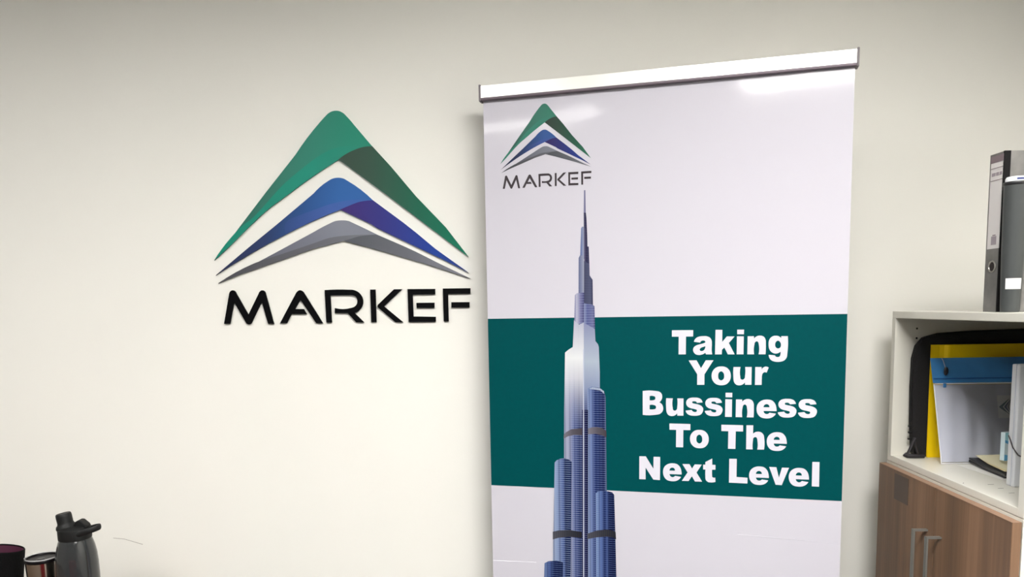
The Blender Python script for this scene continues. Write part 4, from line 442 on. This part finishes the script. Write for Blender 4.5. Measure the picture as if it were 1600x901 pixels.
b.inputs['Base Color'].default_value = (.85, .86, .9, 1); b.inputs['Roughness'].default_value = .12; b.inputs['Specular IOR Level'].default_value = .9
tr = N('ShaderNodeBsdfTransparent'); fr = N('ShaderNodeFresnel'); fr.inputs[0].default_value = 1.5
ma = N('ShaderNodeMath'); ma.operation = 'MULTIPLY_ADD'; ma.use_clamp = True; ma.inputs[1].default_value = 1.6; ma.inputs[2].default_value = .03; L(fr.outputs[0], ma.inputs[0])
mxs = N('ShaderNodeMixShader'); L(ma.outputs[0], mxs.inputs[0]); L(tr.outputs[0], mxs.inputs[1]); L(b.outputs[0], mxs.inputs[2])
L(mxs.outputs[0], nt.nodes['Material Output'].inputs['Surface'])
film = finish(pouch_grid(-.0042, xl, X1P, .0006, .195, 40, 14, wav=.0018, thick=.0003), 'film', m, pch, smooth=True)
bm = bmesh.new(); tube(bm, [(xl(z)+.0008, lean(z)-.0042, z) for z in (.0015, .05, .1, .15, .192)]+[], .0014, 8); tube(bm, [(0, lean(0)-.0042, .0016), (X1P, lean(0)-.0042, .0016)], .0014, 8); tube(bm, [(xl(.193)+.002, lean(.193)-.005, .193), (X1P, lean(.193)-.005, .193)], .0012, 8)
finish(bm, 'welded_edge', mat('weld_white', (225, 224, 228), .25), film, smooth=True)
blue_m = mat('blue_plastic', (62, 124, 180), .35, noise=.05, nscale=40)
band = finish(pouch_grid(-.0052, lambda z: -.0055-.0025*(z-.195)/.063, X1P, .195, .256, 24, 6, wav=.0007, thick=.0012), 'zip_band', blue_m, pch, smooth=True)
bm = bmesh.new(); tube(bm, [(-.004, lean(.206)-.0068, .206), (X1P, lean(.206)-.0068, .206)], .0016, 8); finish(bm, 'zip_track', mat('blue_zip_dark', (30, 88, 150), .4), band)
bm = bmesh.new(); lathe(bm, [(.001, 0), (.0042, .002), (.0055, .008), (.0052, .015), (.0035, .019), (.001, .020)], n=18, mtx=Matrix.Translation((.0235, lean(.22)-.0125, .2145)) @ Matrix.Diagonal((1, .7, 1, 1)))
zp = finish(bm, 'zip_pull', mat('pull_black', (26, 26, 34), .4), band, smooth=True)
bm = bmesh.new(); tube(bm, [(.0235, lean(.234)-.0115, .234), (.0215, lean(.25)-.009, .249), (.019, lean(.256)-.0075, .2555)], .0009, 6); finish(bm, 'pull_cord', mat('cord_grey', (150, 156, 170), .5), zp)
bm = bmesh.new(); box(bm, .018, .025, lean(.19)-.0085, lean(.19)-.005, .184, .1945, .001); finish(bm, 'zip_stop', blue_m, band)

# business card seen through the pouch, its printed peaks pointing left
card = cthing('business_card', 'small white business card with a printed peak seen inside the clear pouch', 'card', .236, .1040, ZS+.135)
bm = bmesh.new(); box(bm, -.021, .035, -.0006, .0002, -.0275, .0285); bmesh.ops.rotate(bm, cent=(0, 0, 0), matrix=Matrix.Rotation(math.radians(-12.7), 3, 'X'), verts=bm.verts[:])
cd_ = finish(bm, 'card_stock', mat('card_white', (236, 236, 232), .5), card)
ca = math.radians(-12.7)
def cardp(x, z): return (x, -.0009*math.cos(ca)-z*math.sin(ca)*1, z*math.cos(ca)-.0009*math.sin(ca))
def cardp(x, z):
    v = Matrix.Rotation(ca, 3, 'X') @ Vector((x, -.0009, z)); return tuple(v)
bm = bmesh.new(); SC = .042/674/1.0
for part, d in (('green', 0), ('blue', 0), ('grey', 0)):
    fill(bm, [[(-(p[1]-400)*SC*1.15-.0075, p[0]*SC) for p in LOGO[part]]], cardp, mi=('green', 'blue', 'grey').index(part))
for l in [l for ls in LETTERS.values() for l in ls]: fill(bm, [[(-(p[1]-400)*SC*1.15-.0075, p[0]*SC) for p in l]], cardp, mi=3)
finish(bm, 'logo_print', [mat('ink_teal', (50, 92, 96), .5), mat('ink_blue', (70, 84, 120), .5), mat('ink_grey', (140, 142, 148), .5), mat('ink_dark', (60, 60, 70), .5)], cd_)

# papers lying on the shelf board
sht = cthing('paper_sheet', 'loose white sheet lying on the shelf board under the black notebook', 'paper', .11, .2, ZS)
bm = bmesh.new(); fill(bm, [[(-14, 48), (2, -150), (200, -150), (200, 60)]], lambda x, y: (x/1000, y/1000, .0009), back3d=lambda x, y: (x/1000, y/1000, .0004))
finish(bm, 'sheet', mat('paper_white', (236, 234, 228), .6), sht)
def slab(name, pts, z0f, h, m, parent, n=10):
    """A bendy slab: quadrilateral (a,b,c,d) in x,y metres, thickness h, height z0f(u,v)."""
    bm = bmesh.new(); a, b2, c, d = [Vector((*p, 0)) for p in pts]; g1 = []
    for j in range(n+1):
        row = []
        for i in range(n+1):
            u, v = i/n, j/n; q = (a*(1-u)+b2*u)*(1-v)+(d*(1-u)+c*u)*v
            row.append(bm.verts.new((q.x, q.y, z0f(u, v))))
        g1.append(row)
    for r0, r1 in zip(g1, g1[1:]):
        for i in range(n): bm.faces.new([r0[i], r0[i+1], r1[i+1], r1[i]])
    r = bmesh.ops.extrude_face_region(bm, geom=bm.faces[:]); bmesh.ops.translate(bm, vec=(0, 0, h), verts=[v for v in r['geom'] if isinstance(v, bmesh.types.BMVert)])
    return finish(bm, name, m, parent, smooth=True)
# front long edge runs from (t .144, s .109+) to (t .120, s .29)
nb = cthing('notebook', 'black covered notebook lying on the shelf board beside the clear pouch', 'notebook', .135, .2, ZS+.001)
blk = mat('black_cover', (24, 24, 28), .45, bump=.1, bscale=200)
q = [(-.014, -.096), (-.004, .061), (.18, .05), (.18, -.12)]
lift = lambda u, v: .0002+.006*max(0, (u-.55)/.45)**1.5
cv = slab('cover', q, lambda u, v: lift(u, v), .0035, blk, nb)
slab('page_block', [(-.0115, -.094), (-.0015, .059), (.178, .047), (.178, -.118)], lambda u, v: lift(u, v)+.0036, .003, mat('page_grey', (120, 118, 116), .6), nb)
slab('top_cover', q, lambda u, v: lift(u, v)+.0067, .0025, blk, nb)
pad = cthing('paper_pad', 'cream paper pad lying on top of the black notebook', 'paper', .165, .19, ZS+.012)
slab('pad_sheets', [(-.034, -.090), (-.014, .050), (.12, .045), (.13, -.10)], lambda u, v: lift(u, v)+.0006, .0025, mat('cream_paper', (238, 226, 178), .65, noise=.03, nscale=60), pad)
slab('top_leaf', [(-.028, -.080), (-.018, .052), (.115, .047), (.14, -.09)], lambda u, v: lift(u, v)+.0033+.004*v, .0004, mat('cream_leaf', (240, 232, 196), .65), pad)
pk = cthing('carton', 'small pale blue and white carton standing behind the plastic case', 'box', .158, .2225, ZS+.0262, rz=.25)
bm = bmesh.new(); box(bm, 0, .045, -.006, .006, 0, .066, .0006, 1)
cb = finish(bm, 'carton_body', mat('carton_white', (214, 232, 240), .45), pk)
bm = bmesh.new(); fill(bm, [[(0.3, 66), (0.3, 52), (8, 46), (20, 50), (32, 43), (44.7, 40), (44.7, 66)]], lambda x, z: (x/1000, -.0063, z/1000)); finish(bm, 'carton_print', mat('carton_teal', (168, 222, 232), .4), cb)
bm = bmesh.new(); fill(bm, [[(0.3, 50), (0.3, 43), (10, 39), (22, 43), (34, 36), (44.7, 33), (44.7, 41), (32, 44), (20, 50), (8, 46)]], lambda x, z: (x/1000, -.0065, z/1000)); fill(bm, [[(0.3, 0.4), (44.7, .4), (44.7, 7), (20, 11), (0.3, 15)]], lambda x, z: (x/1000, -.0065, z/1000))
finish(bm, 'carton_wave', mat('carton_blue', (96, 172, 220), .4), cb)

# milky plastic document case with elastic cord
cs = cthing('document_case', 'milky grey plastic document case with an elastic cord at the shelf front', 'case', .0915, .373, ZS)
m, nt, b = new_mat('milky_plastic'); b.inputs['Base Color'].default_value = (*lin((214, 216, 221)), 1); b.inputs['Roughness'].default_value = .35
b.inputs['Subsurface Weight'].default_value = .25; b.inputs['Subsurface Radius'].default_value = (.01, .01, .012)
bm = bmesh.new(); box(bm, 0, .30, 0, .025, .0003, .262, .003, 3); body = finish(bm, 'body', m, cs)
bm = bmesh.new(); box(bm, -.0008, .30, .008, .0095, .001, .2625, .0006, 1); finish(bm, 'lid_seam', mat('milky_seam', (170, 176, 192), .4), body)
bm = bmesh.new(); tube(bm, [(-.0022, .020, .1085), (-.003, .012, .1), (-.003, .003, .086), (-.0005, -.003, .078), (.006, -.0028, .070), (.02, -.0028, .063), (.06, -.0028, .055), (.15, -.0025, .05)], .0013, 8); finish(bm, 'elastic_cord', mat('cord_dark', (70, 64, 68), .6), cs, smooth=True)

# ------------------------------------------------------------------ on top of the shelf unit
ZT = ZTOP+.0006
lv = cthing('lever_arch_file', 'grey marbled lever arch file standing on top of the white shelf unit', 'binder', .0165, .41, ZT)
marb = mat('marbled_grey', (112, 110, 107), .55, noise=.22, nscale=28)
dark = mat('binder_edge_black', (13, 11, 13), .6, spec=.2)
FH = .318
bm = bmesh.new(); box(bm, 0, .003, .0005, .0445, 0, FH); spine = finish(bm, 'spine', marb, lv)
box_obj('front_cover', marb, (.0115, .285, 0, .0026, 0, FH), lv)
box_obj('back_cover', marb, (.0, .285, .0448, .0474, 0, FH), lv)
box_obj('edge_binding', dark, (-.0006, .0118, -.0008, .0030, 0, FH+.0004), lv, label='black edge strip of the spine')
box_obj('page_block', mat('page_white', (226, 224, 218), .7), (.03, .25, .006, .036, .012, .309), lv)
lab = box_obj('spine_label', mat('label_white', (222, 218, 216), .55), (-.0006, 0, .0015, .043, .128, .313), spine, label='white spine label with grey lines')
bm = bmesh.new(); box(bm, -.0009, -.0006, .0015, .043, .299, .313); finish(bm, 'label_header', mat('label_mauve', (128, 112, 118), .55), lab) if False else bm.free()
def strip(z0, z1, y0, y1, m, nm):
    return box_obj(nm, m, (-.001, -.0004, y0, y1, z0, z1), spine)
mauve = mat('label_mauve', (128, 112, 118), .55)
strip(.300, .3135, .0012, .0434, mauve, 'label_print')
for z in (.2885, .264): strip(z, z+.0012, .003, .0415, mauve, 'label_print')
for y0, y1 in ((.004, .0125), (.0145, .024), (.026, .038)): strip(.2735, .280, y0, y1, mat('label_grey', (158, 148, 154), .55), 'label_print')
strip(.136, .153, .013, .03, mat('label_grey', (158, 148, 154), .55), 'label_print')
strip(.154, .156, .016, .026, mauve, 'label_print')
bm = bmesh.new()
R1 = Matrix.Translation((-.0004, .0225, .092)) @ Matrix.Rotation(-math.pi/2, 4, 'Y')
pts_o = []
n = 28
ring = [[bm.verts.new(R1 @ Vector((r_*math.cos(2*math.pi*i/n), r_*math.sin(2*math.pi*i/n), h_))) for i in range(n)] for r_, h_ in ((.0125, 0), (.0122, .0014), (.0095, .0014), (.0090, 0))]
for a, b2 in zip(ring, ring[1:]):
    for i in range(n): bm.faces.new([a[i], a[(i+1) % n], b2[(i+1) % n], b2[i]])
finish(bm, 'finger_ring', mat('nickel', (200, 198, 192), .3, metal=.9), spine, smooth=True)
bm = bmesh.new(); lathe(bm, [(.0091, 0), (.0091, .0005)], n=28, mtx=R1); finish(bm, 'finger_hole', mat('hole_dark', (40, 32, 30), .9), spine)

gb = cthing('flask', 'slim dark grey tapered flask standing in front of the grey lever arch file', 'flask', .0256, .437, ZT)
gm = mat('flask_grey', (62, 65, 65), .45, noise=.04, nscale=50)
bm = bmesh.new(); lathe(bm, [(.0150, 0), (.0166, .001), (.0172, .01), (.0195, .12), (.0213, .244), (.0216, .25), (.0212, .2525)], n=44); fbody = finish(bm, 'body', gm, gb, smooth=True)
bm = bmesh.new(); lathe(bm, [(.0216, .246), (.0224, .247), (.0226, .2515), (.0218, .2528), (.019, .253)], n=44); finish(bm, 'rim', mat('flask_rim', (28, 28, 30), .35), gb, smooth=True)
bm = bmesh.new(); lathe(bm, [(.0192, .2532), (.0190, .259), (.017, .2625), (.008, .2635)], n=36); cap = finish(bm, 'cap', mat('flask_cap_white', (226, 230, 232), .35), gb, smooth=True)
bm = bmesh.new(); lathe(bm, [(.0196, .2555), (.0196, .2592)], n=36, cap_bottom=False, cap_top=False)
bmesh.ops.delete(bm, geom=[f for f in bm.faces if not (-2.05 < math.atan2(f.calc_center_median().y, f.calc_center_median().x) < -1.1)], context='FACES')
finish(bm, 'cap_mark', mat('cap_blue', (48, 62, 120), .4), cap)
bm = bmesh.new(); a0, a1 = math.radians(-152), math.radians(-62); prev = None; rr_ = .0190
cols_ = [[bm.verts.new(((rr_-.0001*k)*math.cos(a0+(a1-a0)*i/10), (rr_-.0001*k)*math.sin(a0+(a1-a0)*i/10), z)) for i in range(11)] for k, z in ((3, .045), (0, .066))]
for i in range(10): bm.faces.new([cols_[0][i], cols_[0][i+1], cols_[1][i+1], cols_[1][i]])
finish(bm, 'label', mat('flask_label', (222, 220, 220), .4), fbody, label='small white label')

# ------------------------------------------------------------------ the desk corner at the left
DZ = .72
dk = thing('desk', 'brown desk below the water bottle against the wall', 'desk', (-1.25, 1.7, 0))
dm = mat('desk_brown', (96, 78, 64), .4, noise=.02, nscale=20)
box_obj('desktop', dm, (-.6, .42, -.35, .31, DZ-.025, DZ-.0004), dk, bevel=.002)
for x in (-.56, .38):
    for y in (-.31, .27): box_obj('leg', mat('desk_leg_grey', (150, 150, 150), .4, metal=.5), (x-.02, x+.02, y-.02, y+.02, 0, DZ-.0252), dk, bevel=.002)

# smoky water bottle
wb = thing('water_bottle', 'smoky grey water bottle with a black chute lid and carry loop', 'bottle', (-1.0475, 1.80, DZ))
m, nt, b = new_mat('smoky_plastic'); N = nt.nodes.new; L = nt.links.new
b.inputs['Base Color'].default_value = (*lin((58, 60, 61)), 1); b.inputs['Roughness'].default_value = .12; b.inputs['IOR'].default_value = 1.45
b.inputs['Transmission Weight'].default_value = .35; b.inputs['Coat Weight'].default_value = .3; b.inputs['Coat Roughness'].default_value = .05
bm = bmesh.new(); prof = [(.040, 0), (.0445, .003), (.0465, .012), (.0475, .06), (.0475, .10), (.0468, .135), (.0448, .16), (.0415, .178), (.0375, .192), (.0345, .199)]
lathe(bm, prof, n=56, cap_top=False)
lathe(bm, [(r_-.0022, max(z, .004)) for r_, z in prof], n=56, cap_top=False)
wbody = finish(bm, 'body', m, wb, smooth=True)
bm = bmesh.new()
lathe(bm, [(.012, .0065), (.0435, .0068), (.0448, .02), (.0450, .10)], n=40, cap_top=True, cap_bottom=True); finish(bm, 'water', mat('dark_drink', (30, 30, 33), .2), wb, smooth=True)
lidm = mat('lid_black', (19, 20, 20), .55, bump=.1, bscale=300, spec=.3)
bm = bmesh.new(); lathe(bm, [(.0355, .197), (.0365, .198), (.0368, .203), (.0368, .219), (.0358, .2235), (.030, .2275), (.022, .230)], n=48); lid = finish(bm, 'lid', lidm, wb, smooth=True)
# chute cap, tipped a little, at the left of the lid
T = Matrix.Translation((-.0165, -.004, .2265)) @ Matrix.Rotation(math.radians(-9), 4, 'Y')
bm = bmesh.new(); lathe(bm, [(.0225, -.003), (.0228, .0), (.0215, .005), (.0185, .008), (.0172, .012), (.0175, .026), (.017, .0325), (.0155, .035), (.008, .0355)], n=40, mtx=T); finish(bm, 'chute_cap', lidm, lid, smooth=True)
# hinge hump and magnet arm to the right
bm = bmesh.new(); fill(bm, [[(5, 226), (8, 240), (15, 244), (22, 243), (33, 233), (36, 226)]], lambda x, z: (x/1000, -.011, z/1000), back3d=lambda x, z: (x/1000, .011, z/1000)); o = finish(bm, 'hinge_arm', lidm, lid)
md = o.modifiers.new('bevel', 'BEVEL'); md.width = .002; md.segments = 2
# carry loop: a flat ring standing out to the right
bm = bmesh.new(); pts_ = []
for k in range(25):
    a = math.radians(-90+180*k/24)
    pts_.append((.030+.0325*math.cos(a), .021*math.sin(a)-.004, .2165+.0085*math.cos(a)))
tube(bm, [(.012, -.030, .212)]+pts_+[(.012, .024, .212)], .0030, 10, rx=.0072); finish(bm, 'carry_loop', lidm, lid, smooth=True)

# steel tumbler with a dark clear lid
tb = thing('steel_tumbler', 'stainless steel tumbler with dark lid beside the smoky water bottle', 'tumbler', (-1.150, 1.83, DZ))
stl = mat('polished_steel', (196, 190, 182), .16, metal=1.0)
bm = bmesh.new(); lathe(bm, [(.028, 0), (.0305, .002), (.032, .01), (.0375, .128), (.0378, .134), (.0365, .1345)], n=56); tbody = finish(bm, 'body', stl, tb, smooth=True)
lm = mat('lid_smoke', (14, 11, 13), .3, spec=.15)
bm = bmesh.new(); lathe(bm, [(.0378, .1347), (.0392, .1355), (.0392, .1400), (.0375, .1425), (.0355, .1425), (.034, .139), (.010, .1388)], n=56); tl = finish(bm, 'lid', lm, tb, smooth=True)
bm = bmesh.new(); lathe(bm, [(.009, .1390), (.0088, .1418), (.006, .1424)], cx=.004, cy=-.012, n=24); finish(bm, 'slider', mat('slider_dark', (26, 24, 28), .3), tl, smooth=True)
bm = bmesh.new(); lathe(bm, [(.0386, .1425), (.0382, .1450), (.0372, .1450), (.0368, .1425)], n=56, cap_bottom=False, cap_top=False)
m, nt, b = new_mat('clear_rim'); b.inputs['Base Color'].default_value = (.9, .9, .9, 1); b.inputs['Roughness'].default_value = .08; b.inputs['Alpha'].default_value = .35
finish(bm, 'clear_rim', m, tl, smooth=True)

# black cup at the left edge; its soft rim slumps towards the wall and to the right
def slump(bm):
    for v in bm.verts: v.co.z += max(0, (v.co.z-.06)/.1)*(-.16*v.co.x-.13*v.co.y)
cu = thing('black_cup', 'wide black fabric-covered cup at the left edge of the desk', 'cup', (-1.268, 1.86, DZ))
cm = mat('black_weave', (8, 8, 9), .85, spec=.15, noise=.4, nscale=260, bump=.5, bscale=300)
bm = bmesh.new(); lathe(bm, [(.033, 0), (.0355, .002), (.0412, .08), (.0490, .152), (.0492, .1555), (.0480, .1575), (.0464, .1555), (.0460, .150), (.0388, .08), (.0335, .012), (.005, .011)], n=56, cap_top=True); slump(bm); finish(bm, 'body', cm, cu, smooth=True)
bm = bmesh.new(); lathe(bm, [(.0462, .1535), (.0459, .149), (.0398, .09), (.0395, .0905), (.0454, .149), (.0457, .1535)], n=56, cap_bottom=False, cap_top=False); slump(bm); finish(bm, 'lining', mat('lining_plum', (74, 36, 54), .6, spec=.2), cu, smooth=True)
tag(box_obj('red_box', mat('red_card', (186, 40, 52), .5), (0, .105, 0, .09, 0, .142), bevel=.002), 'red box barely showing at the bottom edge before the steel tumbler', 'box').location = (-1.075, 1.54, DZ)
